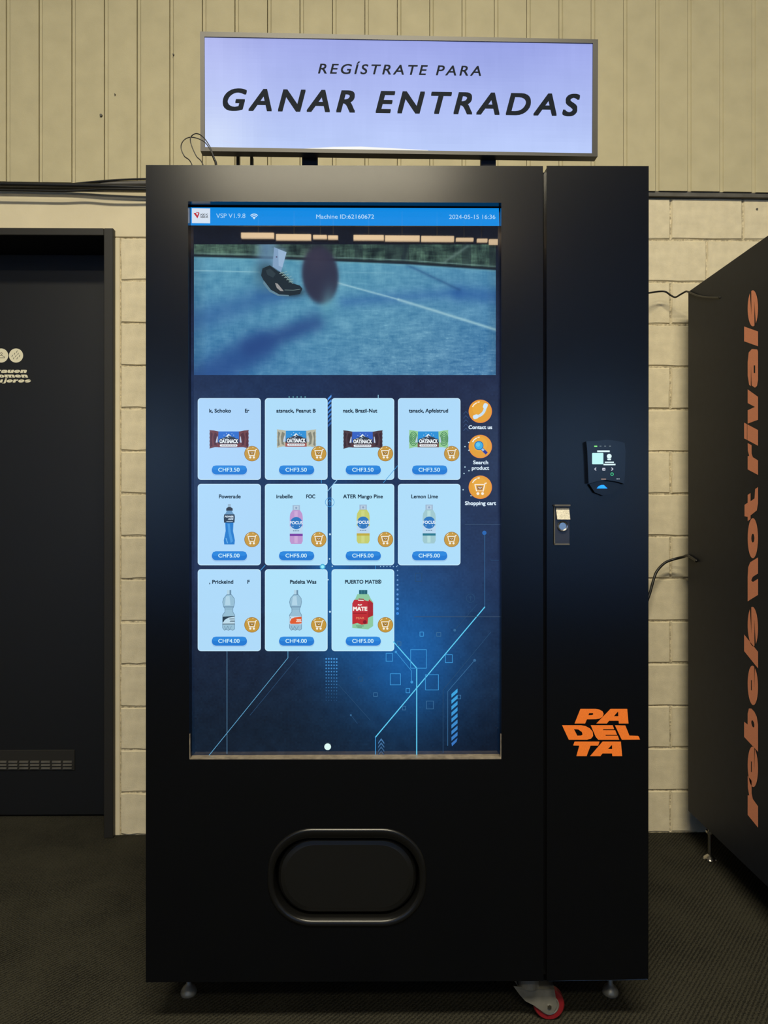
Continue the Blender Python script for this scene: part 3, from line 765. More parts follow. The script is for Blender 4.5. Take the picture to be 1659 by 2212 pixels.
def sport_bottle(p, cx, y0):
    p.rect(cx - 3, cx + 3, y0, y0 + 7, rgb(150, 180, 205)); p.poly([(cx - 7, y0 + 14), (cx - 6.5, y0 + 9), (cx - 2, y0 + 6), (cx + 2, y0 + 6), (cx + 7, y0 + 9), (cx + 7.5, y0 + 14)], rgb(50, 58, 70))
    p.poly([(cx - 5.5, y0 + 14), (cx + 5.5, y0 + 14), (cx + 7, y0 + 18), (cx + 11.5, y0 + 24), (cx - 11.5, y0 + 24), (cx - 7, y0 + 18)], rgb(105, 150, 190))
    p.poly([(cx - 9, y0 + 39), (cx + 9, y0 + 39), (cx + 8, y0 + 58), (cx + 12, y0 + 78), (cx + 11, y0 + 87), (cx - 11, y0 + 87), (cx - 12, y0 + 78), (cx - 8, y0 + 58)], rgb(40, 125, 205))
    p.poly([(cx - 4, y0 + 42), (cx + 1, y0 + 42), (cx + 3, y0 + 60), (cx + 8, y0 + 80), (cx + 3, y0 + 84), (cx - 2, y0 + 62)], rgb(75, 155, 225)); p.line([(cx - 7, y0 + 74), (cx - 4, y0 + 84)], 2, rgb(110, 180, 235))
    p.poly([(cx - 11, y0 + 22), (cx + 11, y0 + 22), (cx + 12, y0 + 28), (cx + 11, y0 + 40), (cx - 11.5, y0 + 40), (cx - 12, y0 + 28)], rgb(46, 62, 80))
    p.text('POWER', cx - 10, cx + 9, y0 + 29, 4, rgb(215, 232, 245), .03, .2); p.text('ADE', cx - 3, cx + 9, y0 + 34, 4, rgb(200, 222, 240), .03, .2); p.line([(cx - 6, y0 + 37.5), (cx + 7, y0 + 37.5)], 1, rgb(190, 215, 235))
def focus_bottle(p, cx, y0, liq, band, liq2):
    p.poly([(cx - 8, y0), (cx + 8, y0), (cx + 8, y0 + 11), (cx - 8, y0 + 11)], rgb(160, 185, 210)); p.rect(cx - 5, cx + 5, y0 + 2, y0 + 10, rgb(185, 208, 226))
    p.circ(cx, y0 + 6, 2.4, rgb(140, 165, 195)); 
    p.poly([(cx - 8, y0 + 11), (cx + 8, y0 + 11), (cx + 13, y0 + 19), (cx + 14, y0 + 26), (cx + 14, y0 + 78), (cx + 11, y0 + 84), (cx - 11, y0 + 84), (cx - 14, y0 + 78), (cx - 14, y0 + 26), (cx - 13, y0 + 19)], liq)
    p.rect(cx - 4, cx + 3, y0 + 13, y0 + 82, liq2)
    p.rect(cx - 14, cx + 14, y0 + 46, y0 + 62, rgb(186, 215, 238)); p.rect(cx - 14, cx + 14, y0 + 62, y0 + 67, band)
    p.circ(cx, y0 + 39, 13.2, rgb(45, 118, 190)); p.text('FOCUS', cx - 13.4, cx + 13.6, y0 + 41.5, 6.6, rgb(228, 242, 252), .02)
    p.circ(cx - 7, y0 + 46, 1, rgb(210, 232, 248), n=8); p.circ(cx + 7, y0 + 46, 1, rgb(210, 232, 248), n=8)
    for k in range(4): p.rect(cx - 7 + 3.6 * k, cx - 4.4 + 3.6 * k, y0 + 55, y0 + 56.4, rgb(80, 110, 140))
def water_bottle(p, cx, y0, orange):
    c = rgb(150, 190, 212); dk = rgb(105, 140, 165); lt = rgb(178, 212, 230)
    p.poly([(cx - 3.5, y0), (cx + 5.5, y0), (cx + 5.5, y0 + 10), (cx - 3.5, y0 + 10)], lt); p.rect(cx + 2, cx + 5.5, y0, y0 + 10, dk)
    o = [(cx - 4, y0 + 10), (cx + 6, y0 + 10), (cx + 12, y0 + 18), (cx + 13, y0 + 26), (cx + 11, y0 + 36), (cx + 9, y0 + 40), (cx + 9, y0 + 47), (cx + 13, y0 + 54), (cx + 13, y0 + 84), (cx + 9, y0 + 87), (cx + 3, y0 + 85), (cx, y0 + 87), (cx - 6, y0 + 85), (cx - 9, y0 + 87), (cx - 13, y0 + 82), (cx - 13, y0 + 54), (cx - 8, y0 + 47), (cx - 8, y0 + 40), (cx - 11, y0 + 36), (cx - 13, y0 + 26), (cx - 11, y0 + 18)]
    p.poly(o, c); p.line(o + [o[0]], 1.1, dk)
    p.poly([(cx - 6, y0 + 14), (cx + 2, y0 + 13), (cx + 4, y0 + 33), (cx - 8, y0 + 33)], lt); p.line([(cx - 10, y0 + 36.5), (cx + 10, y0 + 36.5)], 2.4, dk); p.line([(cx - 8, y0 + 41), (cx + 8, y0 + 41)], 1, dk)
    p.line([(cx - 9, y0 + 78), (cx - 6, y0 + 86), (cx - 2, y0 + 78), (cx + 2, y0 + 86), (cx + 6, y0 + 78)], 1, dk)
    if orange:
        p.rect(cx - 13, cx + 13, y0 + 57, y0 + 74, rgb(205, 226, 240))
        p.poly([(cx - 12.5, y0 + 69), (cx - 9, y0 + 62), (cx - 2, y0 + 59), (cx + 13, y0 + 57.5), (cx + 13, y0 + 72), (cx + 4, y0 + 73), (cx - 11, y0 + 73)], rgb(222, 92, 50)); p.text('ZEL', cx + 1, cx + 13, y0 + 69, 6, rgb(240, 225, 215), .03, .2); p.circ(cx - 11, y0 + 60, 1.4, dk, n=8)
    else:
        p.rect(cx - 13, cx + 13, y0 + 57, y0 + 73.5, rgb(190, 220, 236))
        p.poly([(cx - 13, y0 + 57.5), (cx + 13, y0 + 56), (cx + 13, y0 + 57.5), (cx, y0 + 59.5), (cx - 8, y0 + 64), (cx - 12, y0 + 70), (cx - 13, y0 + 70)], rgb(40, 62, 78)); p.line([(cx - 13, y0 + 73.4), (cx + 13, y0 + 73.2)], 1.6, rgb(35, 52, 68))
        for k, (a, b) in enumerate(((2, 12), (4, 13), (3, 13))): p.line([(cx + a, y0 + 62.5 + 2.8 * k), (cx + b, y0 + 62.2 + 2.8 * k)], 1.2, rgb(50, 72, 90))
def carton(p, cx, y0):
    p.rect(cx - 8.5, cx + 9.5, y0, y0 + 9, rgb(38, 100, 118)); p.line([(cx - 3, y0 + 1), (cx - 3, y0 + 8)], 1, rgb(60, 130, 145)); p.line([(cx + 3, y0 + 1), (cx + 3, y0 + 8)], 1, rgb(60, 130, 145))
    p.poly([(cx - 12, y0 + 9), (cx + 12, y0 + 9), (cx + 17, y0 + 19), (cx + 22, y0 + 26), (cx + 22, y0 + 78), (cx + 11, y0 + 85), (cx - 23, y0 + 82), (cx - 23, y0 + 28), (cx - 17, y0 + 20)], rgb(140, 200, 160))
    p.poly([(cx - 19, y0 + 21), (cx - 10, y0 + 21), (cx - 9, y0 + 18), (cx + 2, y0 + 19), (cx + 3, y0 + 22), (cx + 12, y0 + 24), (cx + 13, y0 + 20), (cx + 22, y0 + 28), (cx + 22, y0 + 55), (cx + 11, y0 + 60), (cx + 10, y0 + 73), (cx - 3, y0 + 75), (cx - 12, y0 + 71), (cx - 23, y0 + 74), (cx - 23, y0 + 29)], rgb(190, 44, 52))
    p.poly([(cx + 10, y0 + 24), (cx + 22, y0 + 28), (cx + 22, y0 + 55), (cx + 11, y0 + 60)], rgb(168, 38, 46)); p.line([(cx - 10, y0 + 22), (cx + 1, y0 + 22.5)], 1.6, rgb(235, 235, 230)); p.line([(cx - 7, y0 + 19.5), (cx, y0 + 20)], 1.4, rgb(60, 120, 100))
    p.text('MATE', cx - 21.5, cx + 9.5, y0 + 45, 9, rgb(245, 240, 232), .035); p.text('PUP', cx - 11, cx - 2, y0 + 34, 3.6, rgb(240, 225, 215), .03)
    p.rect(cx - 22, cx + 8, y0 + 49, y0 + 51, rgb(150, 30, 40)); p.text('PEAR', cx - 15, cx + 3, y0 + 63, 4.6, rgb(226, 120, 90), .02); p.circ(cx + 4, y0 + 69, 4, rgb(130, 26, 44))
    p.rect(cx - 15, cx + 2, y0 + 77, y0 + 78.2, rgb(50, 90, 70)); p.rect(cx - 12, cx - 2, y0 + 79.5, y0 + 80.5, rgb(50, 90, 70))
def cart(p, cx, cy, k, col, inner):
    p.line([(cx - 9 * k, cy - 7 * k), (cx + 6.2 * k, cy - 7 * k)], 1.7 * k, col)
    p.line([(cx - 9 * k, cy - 7 * k), (cx - 6 * k, cy + 4.5 * k), (cx + 5.2 * k, cy + 4.5 * k), (cx + 8.5 * k, cy - 9 * k), (cx + 11 * k, cy - 9.6 * k)], 1.7 * k, col)
    p.poly([(cx - 5.5 * k, cy - 4.5 * k), (cx + 4.6 * k, cy - 4.5 * k), (cx + 3.6 * k, cy + 1.8 * k), (cx - 4.4 * k, cy + 1.8 * k)], inner)
    p.line([(cx - 2.6 * k, cy - 2.4 * k), (cx, cy - .6 * k), (cx + 2.4 * k, cy - 2.4 * k)], 1.1 * k, col)
    p.circ(cx - 3.8 * k, cy + 8.6 * k, 2.5 * k, col, n=12); p.circ(cx + 4.2 * k, cy + 8.6 * k, 2.5 * k, col, n=12)
OR, DK = rgb(196, 152, 62), rgb(150, 110, 46)
titles = [[('k, Schoko', 452, 499), ('Er', 529, 538.5)], [('atsnack, Peanut B', 597, 682)], [('nack, Brazil-Nut', 741, 815)], [('tsnack, Apfelstrud', 883, 968)],
          [('Powerade', 473, 520)], [('irabelle', 597, 632), ('FOC', 661.5, 681)], [('ATER Mango Pine', 741, 827)], [('Lemon Lime', 888.5, 946)],
          [(', Prickelnd', 452, 504), ('F', 534.5, 539.5)], [('Padelta Was', 626.5, 683.5)], [('PUERTO MATE\u00ae', 745, 824)]]
names = ['oat bar in a dark red wrapper', 'oat bar in a beige wrapper', 'oat bar in a brown wrapper', 'oat bar in a green wrapper', 'blue sports drink bottle', 'pink drink bottle', 'yellow drink bottle',
         'clear drink bottle', 'water bottle with black label', 'water bottle with orange label', 'red and green drink carton']
prices = ['CHF3.50'] * 4 + ['CHF5.00'] * 4 + ['CHF4.00'] * 2 + ['CHF5.00']
def cardcol(i, j): 
    f = [.0, .55, .75, .35][i]; g = [.45, .8, 1.0][j]
    return mixc(rgb(172, 208, 248), rgb(178, 232, 250), f * .6 + g * .4)
for n in range(11):
    i, j = n % 4, n // 4
    (x0, x1), (y0, y1) = cols[i], rows[j]
    p = Print(DPn); p.layer = 3.2; cc = cardcol(i, j)
    p.poly(rrect(x0, x1, y0, y1, 7, 5), mixc(cc, rgb(214, 244, 255), .6)); p.poly(rrect(x0 + 1.4, x1 - 1.4, y0 + 1.4, y1 - 1.4, 6, 5), cc)
    for t, a, b in titles[n]: p.text(t, a, b, y0 + 31.3, 8.4, ink2, .02)
    cx = (x0 + x1) / 2
    if n == 0: wrapper(p, 495, 949, rgb(112, 66, 70), rgb(84, 46, 54), rgb(50, 112, 205), rgb(120, 60, 62))
    if n == 1: wrapper(p, 640.5, 947.5, rgb(186, 186, 166), rgb(130, 132, 118), rgb(50, 145, 215), rgb(165, 92, 84))
    if n == 2: wrapper(p, 784, 949.5, rgb(76, 58, 64), rgb(56, 40, 48), rgb(52, 98, 195), rgb(88, 58, 60))
    if n == 3: wrapper(p, 926, 949, rgb(150, 205, 150), rgb(70, 130, 84), rgb(45, 145, 215), rgb(120, 84, 70), True)
    if n == 4: sport_bottle(p, 495.5, 1089)
    if n == 5: focus_bottle(p, 640, 1091, rgb(190, 150, 205), rgb(118, 62, 160), rgb(205, 170, 215))
    if n == 6: focus_bottle(p, 784.5, 1090, rgb(196, 204, 110), rgb(190, 170, 60), rgb(205, 214, 130))
    if n == 7: focus_bottle(p, 927, 1090, rgb(160, 200, 206), rgb(40, 118, 140), rgb(182, 220, 220))
    if n == 8: water_bottle(p, 494, 1274.5, False)
    if n == 9: water_bottle(p, 638.5, 1274.5, True)
    if n == 10: carton(p, 784, 1274.5)
    bx, by = x1 - 19, y0 + 120
    p.circ(bx, by, 16.6, DK, n=36); p.circ(bx, by, 15.6, OR, n=36); p.line([(bx - 11, by - 9), (bx - 7, by - 12.5)], 1.6, rgb(240, 225, 180)); p.circ(bx + 2, by - 13.6, 1.1, rgb(240, 225, 180), n=8)
    cart(p, bx, by, .95, rgb(242, 240, 228), DK)
    p.poly(rrect(x0 + 30, x0 + 107, y0 + 148, y0 + 167.5, 9, 5), mixc(cc, rgb(120, 150, 200), .35))
    p.poly(rrect(x0 + 30.5, x0 + 106.5, y0 + 145.5, y0 + 165, 9.6, 6), rgb(34, 122, 212)); p.poly(rrect(x0 + 32, x0 + 105, y0 + 146.3, y0 + 155, 4.3, 5), rgb(44, 136, 222))
    p.text(prices[n], x0 + 44.5, x0 + 90.5, y0 + 158.8, 8.2, rgb(205, 240, 250), .01)
    tag(p.build('product_card', M_screen, disp), 'screen card showing a %s' % names[n])
# menu buttons
lbl = rgb(215, 232, 245)
def button(cy, kind, lines):
    p = Print(DPn); p.layer = 3.2
    p.circ(1037.5, cy, 25.2, rgb(232, 140, 52), n=44); p.circ(1037.3, cy - .4, 23.6, rgb(226, 158, 40), n=44); p.circ(1036.5, cy - 5, 16, rgb(230, 166, 46), n=36)
    p.line([(1021, cy - 10), (1024, cy - 14.5), (1029, cy - 18)], 2.2, rgb(250, 240, 215)); p.line([(1032, cy - 19.6), (1035.5, cy - 20.2)], 2.2, rgb(250, 240, 215))
    if kind == 'phone':
        arc = [(1027.5 + 21.5 * math.sin(a) - 1, cy - 10 + 21.5 * math.cos(a)) for a in [math.radians(3 + 9.2 * q) for q in range(10)]]
        p.line(arc, 5.6, rgb(196, 222, 240)); [p.circ(x, y, 2.8, rgb(196, 222, 240), n=12) for x, y in arc[1:-1]]
        for (x, y, a) in ((1028.5, cy + 11.5, -20), (1048, cy - 10.5, 110)):
            ca, sa = math.cos(math.radians(a)), math.sin(math.radians(a))
            p.poly([(x + u * ca - v * sa, y + u * sa + v * ca) for u, v in rrect(-7, 5, -4.6, 4.6, 3.6, 4)], rgb(206, 230, 246))
    elif kind == 'lens':
        p.line([(1042, cy + 6), (1050, cy + 14)], 6.5, rgb(42, 50, 150)); p.line([(1041, cy + 5), (1044, cy + 8)], 4.5, rgb(150, 200, 235)); p.circ(1034.5, cy - 2, 10, rgb(40, 110, 170)); p.circ(1034.5, cy - 2, 8.2, rgb(60, 172, 226)); p.circ(1032.5, cy - 4, 4.5, rgb(100, 196, 236))
    else:
        cart(p, 1037, cy + 3, 1.25, rgb(248, 240, 225), rgb(150, 110, 70)); p.rect(1029, 1043, cy + 8.5, cy + 10, rgb(226, 158, 40))
    for t, a, b, y in lines: p.text(t, a, b, y, 8.2, lbl, .022)
    p.build('menu_button', M_screen, disp)
button(888.5, 'phone', [('Contact us', 1012, 1063, 927)])
button(964.5, 'lens', [('Search', 1022, 1054.5, 1003), ('product', 1019, 1056.5, 1015)])
button(1052.5, 'cart', [('Shopping cart', 1004.5, 1071.5, 1091)])

# ---- pickup hatch
def R4(d): return rrect(578 + d, 921 - d, 1789 + d, 2001 - d, max(96 - d, 60), 12)
bm = bmesh.new()
lo = [(R4(0), .0002), (R4(1.5), .0035), (R4(4.5), .0045), (rrect(589, 908, 1808, 1989, 84, 12), .0025), (rrect(591, 906, 1810.5, 1987, 82, 12), -.0005), (rrect(592, 905, 1811.5, 1986.2, 80, 12), -.040)]
loft(bm, FP, lo)
from_bm('hatch_ring', bm, M_ring, vm, smooth=True)
bm = bmesh.new()
loft(bm, FP, [(rrect(590, 907, 1809, 1989, 82, 12), -.045), (rrect(598, 901, 1817, 1982, 76, 12), -.026), (rrect(600, 899, 1819, 1980, 75, 12), -.019), (rrect(605, 894, 1823, 1976, 72, 12), -.0145), (rrect(614, 885, 1831, 1968, 66, 12), -.0125)], cap_first=True, cap_last=True)
from_bm('hatch_flap', bm, M_flap, vm, smooth=False)

# ---- lock on the side door
bm = bmesh.new(); prism(bm, FP, [[(1196, 1091), (1229, 1091), (1229.5, 1176), (1196.5, 1176)]], .0002, .003)
lock = tag(from_bm('lock', bm, mat('lock_plate', (.10, .10, .11), .35, metal=.9), vm), 'small metal lock plate with steel pull')
bm = bmesh.new()
a0, a1 = [(1199.5, 1095), (1228, 1095), (1228.6, 1122), (1201, 1122)], .012
prism(bm, FP, [a0], .003, .0125)
for v in bm.verts:      # the pull leans back at its top and so catches the ceiling light
    if v.co.z > P(1210, 1100, YF).z and v.co.y < YF - .01: v.co.y += .0085
from_bm('lock_pull', bm, M_brush, lock)
bm = bmesh.new(); c = FP.pt(1214, 1136.5); add_lathe(bm, [(.0118, .003), (.0118, .0075), (.0106, .009), (.0085, .0084), (.008, .006)], c, 'Y', 28)
from_bm('lock_cylinder', bm, M_chrome, lock, smooth=False)
bm = bmesh.new(); prism(bm, FP, [[(1196.5, 1174), (1229, 1174), (1229.5, 1177), (1196.5, 1177)]], .0002, .0045); prism(bm, FP, [[(1195.5, 1090), (1229, 1090), (1229, 1093.5), (1195.5, 1093.5)]], .0002, .0125)
prism(bm, FP, [[(1196, 1091), (1198, 1091), (1198, 1176), (1196, 1176)]], .0002, .0045)
from_bm('lock_rim', bm, M_lip, lock)

# ---- card reader
rd = [(1262, 955), (1285, 954), (1306, 951.5), (1328, 954), (1344, 958), (1346, 975), (1345, 1020), (1343, 1046), (1330, 1041.5), (1306, 1037.5), (1285, 1040), (1267, 1045), (1265.5, 1010), (1264, 975)]
bm = bmesh.new(); prism(bm, FP, [rd], .0002, .016)
bmesh.ops.bevel(bm, geom=[e for e in bm.edges if all(v.co.y < YF - .01 for v in e.verts) and len(e.link_faces) == 2 and e.calc_face_angle(0) > .5], offset=.0025, segments=3, affect='EDGES', profile=.6)
reader = tag(from_bm('card_reader', bm, M_gloss, vm), 'black card payment terminal with a small lit screen')
bm = bmesh.new(); prism(bm, FP, [[(1270, 1046), (1285, 1042), (1306, 1040), (1328, 1043), (1340, 1047), (1334, 1058), (1320, 1068), (1300, 1071), (1282, 1064)]], .0002, .010)
bmesh.ops.bevel(bm, geom=[e for e in bm.edges if all(v.co.y < YF - .006 for v in e.verts) and len(e.link_faces) == 2 and e.calc_face_angle(0) > .5], offset=.003, segments=3, affect='EDGES', profile=.6)
from_bm('card_slot', bm, M_black, reader)
rp = Print(Plane((0, YF - .0163, 0), (0, -1, 0))); W_ = rgb(225, 250, 250)
rp.poly(rrect(1279, 1303.3, 978.5, 1003, 1.5, 3), rgb(190, 245, 240))
rp.rect(1290, 1317, 973, 976.6, W_)
rp.circ(1316, 985.5, 5.2, W_, n=12); rp.poly([(1311, 991), (1320.5, 991), (1319, 994), (1313, 994)], W_)
rp.rect(1306.5, 1326, 997.2, 1000, W_); rp.rect(1303.5, 1329.5, 1001.8, 1005, W_)
rp.line([(1287.5, 1010.5), (1284.5, 1013.2), (1287.5, 1016)], 1.6, rgb(215, 215, 225)); rp.line([(1321, 1010.5), (1324, 1013.2), (1321, 1016)], 1.6, rgb(215, 215, 225))
rp.poly(rrect(1301, 1307.5, 1010.8, 1016.5, 1, 2), rgb(210, 210, 220)); rp.rect(1303.5, 1306, 1012.8, 1015, rgb(70, 70, 80))
rp.line(ell(1322, 1024.3, 2.9, 2.9, 12) + [(1324.9, 1024.3)], 1.2, rgb(70, 225, 145))
rp.rect(1298.5, 1309, 1034, 1035.8, rgb(190, 150, 125))
rp.rect(1283.5, 1290, 962.8, 965.3, rgb(140, 240, 120)); 
for x in (1297, 1307, 1317.5): rp.rect(x - 2, x + 2, 963.2, 964.4, rgb(120, 130, 130))
rp.rect(1332, 1334, 1033.5, 1035.5, rgb(200, 210, 210)); rp.rect(1336, 1338, 1033.5, 1035.5, rgb(200, 210, 210))
rp.build('reader_screen', M_screen, reader)
bm = bmesh.new(); prism(bm, FP, [[(1286, 1055.5), (1290, 1050.5), (1296, 1048), (1301, 1048), (1309, 1055.5)]], .009, .0108)
tag(from_bm('status_light', bm, M_led_b, reader), 'glowing blue status light')

# ---- orange logo
def lg(L_): return [(1180 + x / 6.381, 1480 + y / 6.381) for x, y in L_]
logo = [[[(470, 327), (680, 327), (735, 338), (775, 360), (790, 395), (775, 435), (735, 460), (680, 468), (560, 470), (535, 528), (390, 528)], [(590, 385), (640, 385), (650, 397), (635, 412), (580, 415)]],
 [[(885, 327), (1115, 327), (1133, 528), (1000, 528), (997, 490), (865, 490), (835, 528), (690, 528)], [(990, 360), (993, 428), (930, 428)]],
 [[(217, 552), (480, 552), (545, 565), (600, 595), (638, 640), (645, 700), (615, 738), (560, 752), (310, 752)], [(380, 605), (440, 610), (490, 645), (500, 680), (480, 695), (428, 697)]],
 [[(612, 552), (915, 552), (935, 607), (780, 607), (787, 622), (950, 622), (975, 683), (812, 683), (820, 697), (985, 697), (1005, 752), (715, 752), (680, 710)]],
 [[(945, 552), (1090, 556), (1145, 695), (1265, 700), (1278, 712), (1290, 750), (1040, 752)]],
 [[(390, 778), (733, 778), (715, 832), (610, 832), (555, 978), (415, 978), (455, 832), (370, 830)]],
 [[(775, 778), (1027, 778), (1045, 978), (910, 978), (905, 940), (775, 940), (745, 978), (603, 978)], [(905, 822), (908, 880), (848, 880)]]]
bm = bmesh.new()
for L_ in logo: prism(bm, FP, [lg(l) for l in L_], .0001, .0006)
tag(from_bm('logo', bm, M_orange, vm), 'orange vinyl logo in three slanted rows of letters')

# ---- castors and levelling feet
def caster(x, y, ang, parent):
    r = .036; bm = bmesh.new()
    add_lathe(bm, [(r * .62, -.011), (r - .003, -.0115), (r, -.008), (r, .008), (r - .003, .0115), (r * .62, .011)], (0, 0, r), 'Y', 32)
    parts = [('wheel', bm, M_red, True)]
    bm = bmesh.new(); add_lathe(bm, [(.0235, -.0112), (.0235, .0112), (.0215, .0128), (.019, .0115), (.006, .0118)], (0, 0, r), 'Y', 28); parts.append(('hub', bm, M_steel, False))
    bm = bmesh.new()
    fork = [(-.082, .079), (.012, .074), (.016, .05), (.0165, .036), (.010, .022), (-.004, .017), (-.020, .026), (-.036, .037), (-.055, .046), (-.068, .060)]
    for s in (-1, 1):
        yy = .0150 * s; V = [bm.verts.new((a, yy - .001, b)) for a, b in fork]; V2 = [bm.verts.new((a, yy + .001, b)) for a, b in fork]
        bm.faces.new(V); bm.faces.new(V2[::-1]); n = len(V)
        for i in range(n): bm.faces.new((V[i], V2[i], V2[(i + 1) % n], V[(i + 1) % n]))
    add_box(bm, -.072, .012, -.016, .016, .0735, .0755); parts.append(('fork', bm, M_steel, False))
    bm = bmesh.new(); add_cyl(bm, (0, -.019, r), (0, .019, r), .005, .005, 6); parts.append(('axle', bm, M_chrome, False))
    bm = bmesh.new(); add_box(bm, -.088, -.002, -.035, .035, zbot, zbot + .003, .001); add_cyl(bm, (-.045, 0, .0755), (-.045, 0, zbot + .001), .024, .020, 24); parts.append(('mount_plate', bm, M_steel, False))
    T = Matrix.Translation((x, y, 0)) @ Matrix.Rotation(ang, 4, 'Z')
    base = None
    for nm, b, m, sm in parts:
        b.transform(T)
        if nm == 'fork': pass
    # the fork is the part, the wheel and its pieces its sub-parts
    byname = {nm: (b, m, sm) for nm, b, m, sm in parts}
    b, m, sm = byname['fork']; fk = from_bm('caster', b, m, parent)
    for nm in ('wheel', 'hub', 'axle', 'mount_plate'):
        b, m, sm = byname[nm]; o = from_bm(nm, b, m, fk, smooth=False)
        if nm == 'wheel': tag(o, 'red wheel')
    return fk
cw = P(1183, 2174, 1.66)
caster(cw.x, 1.655, math.radians(-4), vm)
caster(xa + .14, 1.86, math.radians(200), vm); caster(xa + .14, 2.36, math.radians(170), vm); caster(xb - .14, 2.36, math.radians(10), vm)
def foot(x, y, parent, top, s=1.0):
    bm = bmesh.new(); add_lathe(bm, [(.019 * s, 0), (.020 * s, .003), (.0195 * s, .008), (.015 * s, .016), (.009 * s, .022), (.006, .025), (.006, top)], (x, y, 0), 'Z', 24)
    return from_bm('leveling_foot', bm, M_steel, parent, smooth=True)
foot(P(1318, 2140, 1.735).x, 1.735, vm, zbot + .003); foot(P(408, 2140, 1.745).x, 1.745, vm, zbot + .003)
foot(xa + .06, 2.40, vm, zbot + .003); foot(xb - .06, 2.40, vm, zbot + .003)

# ================================================================= SIGN DISPLAY ON TOP
YT = 1.86
pL = P(432, 200, YT); kx = math.radians(1.75)
TP = Plane(pL, (math.sin(kx), -math.cos(kx), 0))
TP.n = Vector((-math.sin(-kx), -math.cos(kx), 0)).normalized()
tv = thing('sign_display', 'wide lavender sign screen in a dark frame on top of the vending machine', 'screen', (P(860, 340, 1.9).x, 1.90, ztop))
out4 = [(432, 68), (1292, 85), (1291, 338), (433, 326)]; in4 = [(441.5, 79), (1281, 93), (1279.5, 331), (442.5, 317.5)]
bm = bmesh.new(); prism(bm, TP, [out4, in4[::-1]], -.027, 0)
fr_ = from_bm('bezel', bm, M_frame, tv)
bm = bmesh.new(); prism(bm, TP, [[(440, 76), (1284, 91), (1283, 334), (441, 321)]], -.027, -.0045)
panel = from_bm('panel', bm, M_gloss, tv)
TPs = Plane(TP.p - TP.n * .004, TP.n)
def lav(X, Y):
    yy = (Y - 79 - (X - 441) * .0163) / 239; xx = (X - 441) / 840
    nb = blur(rs.randn(*X.shape), 5) * 12
    C = np.zeros(X.shape + (3,))
    top = np.array([158, 168, 232.]); bot = np.array([186, 204, 250.])
    for c in range(3):
        v = top[c] * (1 - yy) + bot[c] * yy + [7, 6, 2][c] * np.exp(-((xx - .02) / .12) ** 2) * 2 - [8, 7, 3][c] * np.exp(-((xx - .75) / .25) ** 2) * (1 - yy) + nb * 1.5
        m = np.exp(-((xx - .02) / .09) ** 2 - ((yy - .9) / .25) ** 2) * .4; v = v * (1 - m) + [215, 226, 246][c] * m
        C[..., c] = v
    return C
tp = Print(TPs); tp.layer = .6
# the picture: gradient quads mapped to the screen's own corners
nx, ny = 105, 30
XX = np.linspace(0, 1, nx + 1); YY = np.linspace(0, 1, ny + 1)
Xc, Yc = np.meshgrid((XX[:-1] + XX[1:]) / 2, (YY[:-1] + YY[1:]) / 2)
Cc = lav(441 + 840 * Xc, 79 + 239 * Yc + 840 * Xc * .0163) / 255
Cc = np.clip(Cc, 0, 1); Cc = ((Cc + .055) / 1.055) ** 2.4
q4 = [TPs.pt(*p) + TPs.n * .0001 for p in ((440.8, 78), (1281.6, 92.3), (1280.2, 332), (441.8, 318.2))]
for v in YY:
    a = q4[0].lerp(q4[3], float(v)); b = q4[1].lerp(q4[2], float(v))
    for u in XX: tp.V.append(a.lerp(b, float(u)))
for j in range(ny):
    for i in range(nx):
        q = j * (nx + 1) + i; tp.F.append((q, q + 1, q + nx + 2, q + nx + 1)); tp.C.append(tuple(Cc[j, i]))
tp.layer = 2
blk = rgb(20, 28, 36)
tp.text('REG\u00cdSTRATE PARA', 687, 1039, 159, 21.5, blk, .010, .22, 1.3, slope=.0148)
tp.text('GANAR ENTRADAS', 481, 1253, 239, 48, blk, .018, .24, 1.32, slope=.0160)
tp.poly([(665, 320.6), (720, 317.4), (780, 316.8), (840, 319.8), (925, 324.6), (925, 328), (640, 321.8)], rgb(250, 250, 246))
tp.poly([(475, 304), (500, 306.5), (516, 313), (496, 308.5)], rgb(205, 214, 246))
tp.build('sign_picture', M_tv, tv)
for (a, b) in ((650, 684), (1042, 1075)):
    x0, x1 = P(a, 345, 1.885).x, P(b, 345, 1.885).x
    bm = bmesh.new(); add_box(bm, x0, x1, 1.912, 1.93, ztop + .004, P(a, 330, 1.885).z + .01, .001); add_box(bm, x0 - .004, x1 + .004, 1.86, 1.98, ztop - .0015, ztop + .005, .001)
    from_bm('bracket', bm, M_bracket, tv)
for (a, b, yt) in ((513.5, 520, 336), (543, 549, 340)):
    x0, x1 = P(a, 345, 1.95).x, P(b, 345, 1.95).x
    box('rear_strut', x0, x1, 1.93, 1.945, ztop - .001, P(a, yt, 1.935).z + (.02 if a < 540 else .0), M_lip, tv)
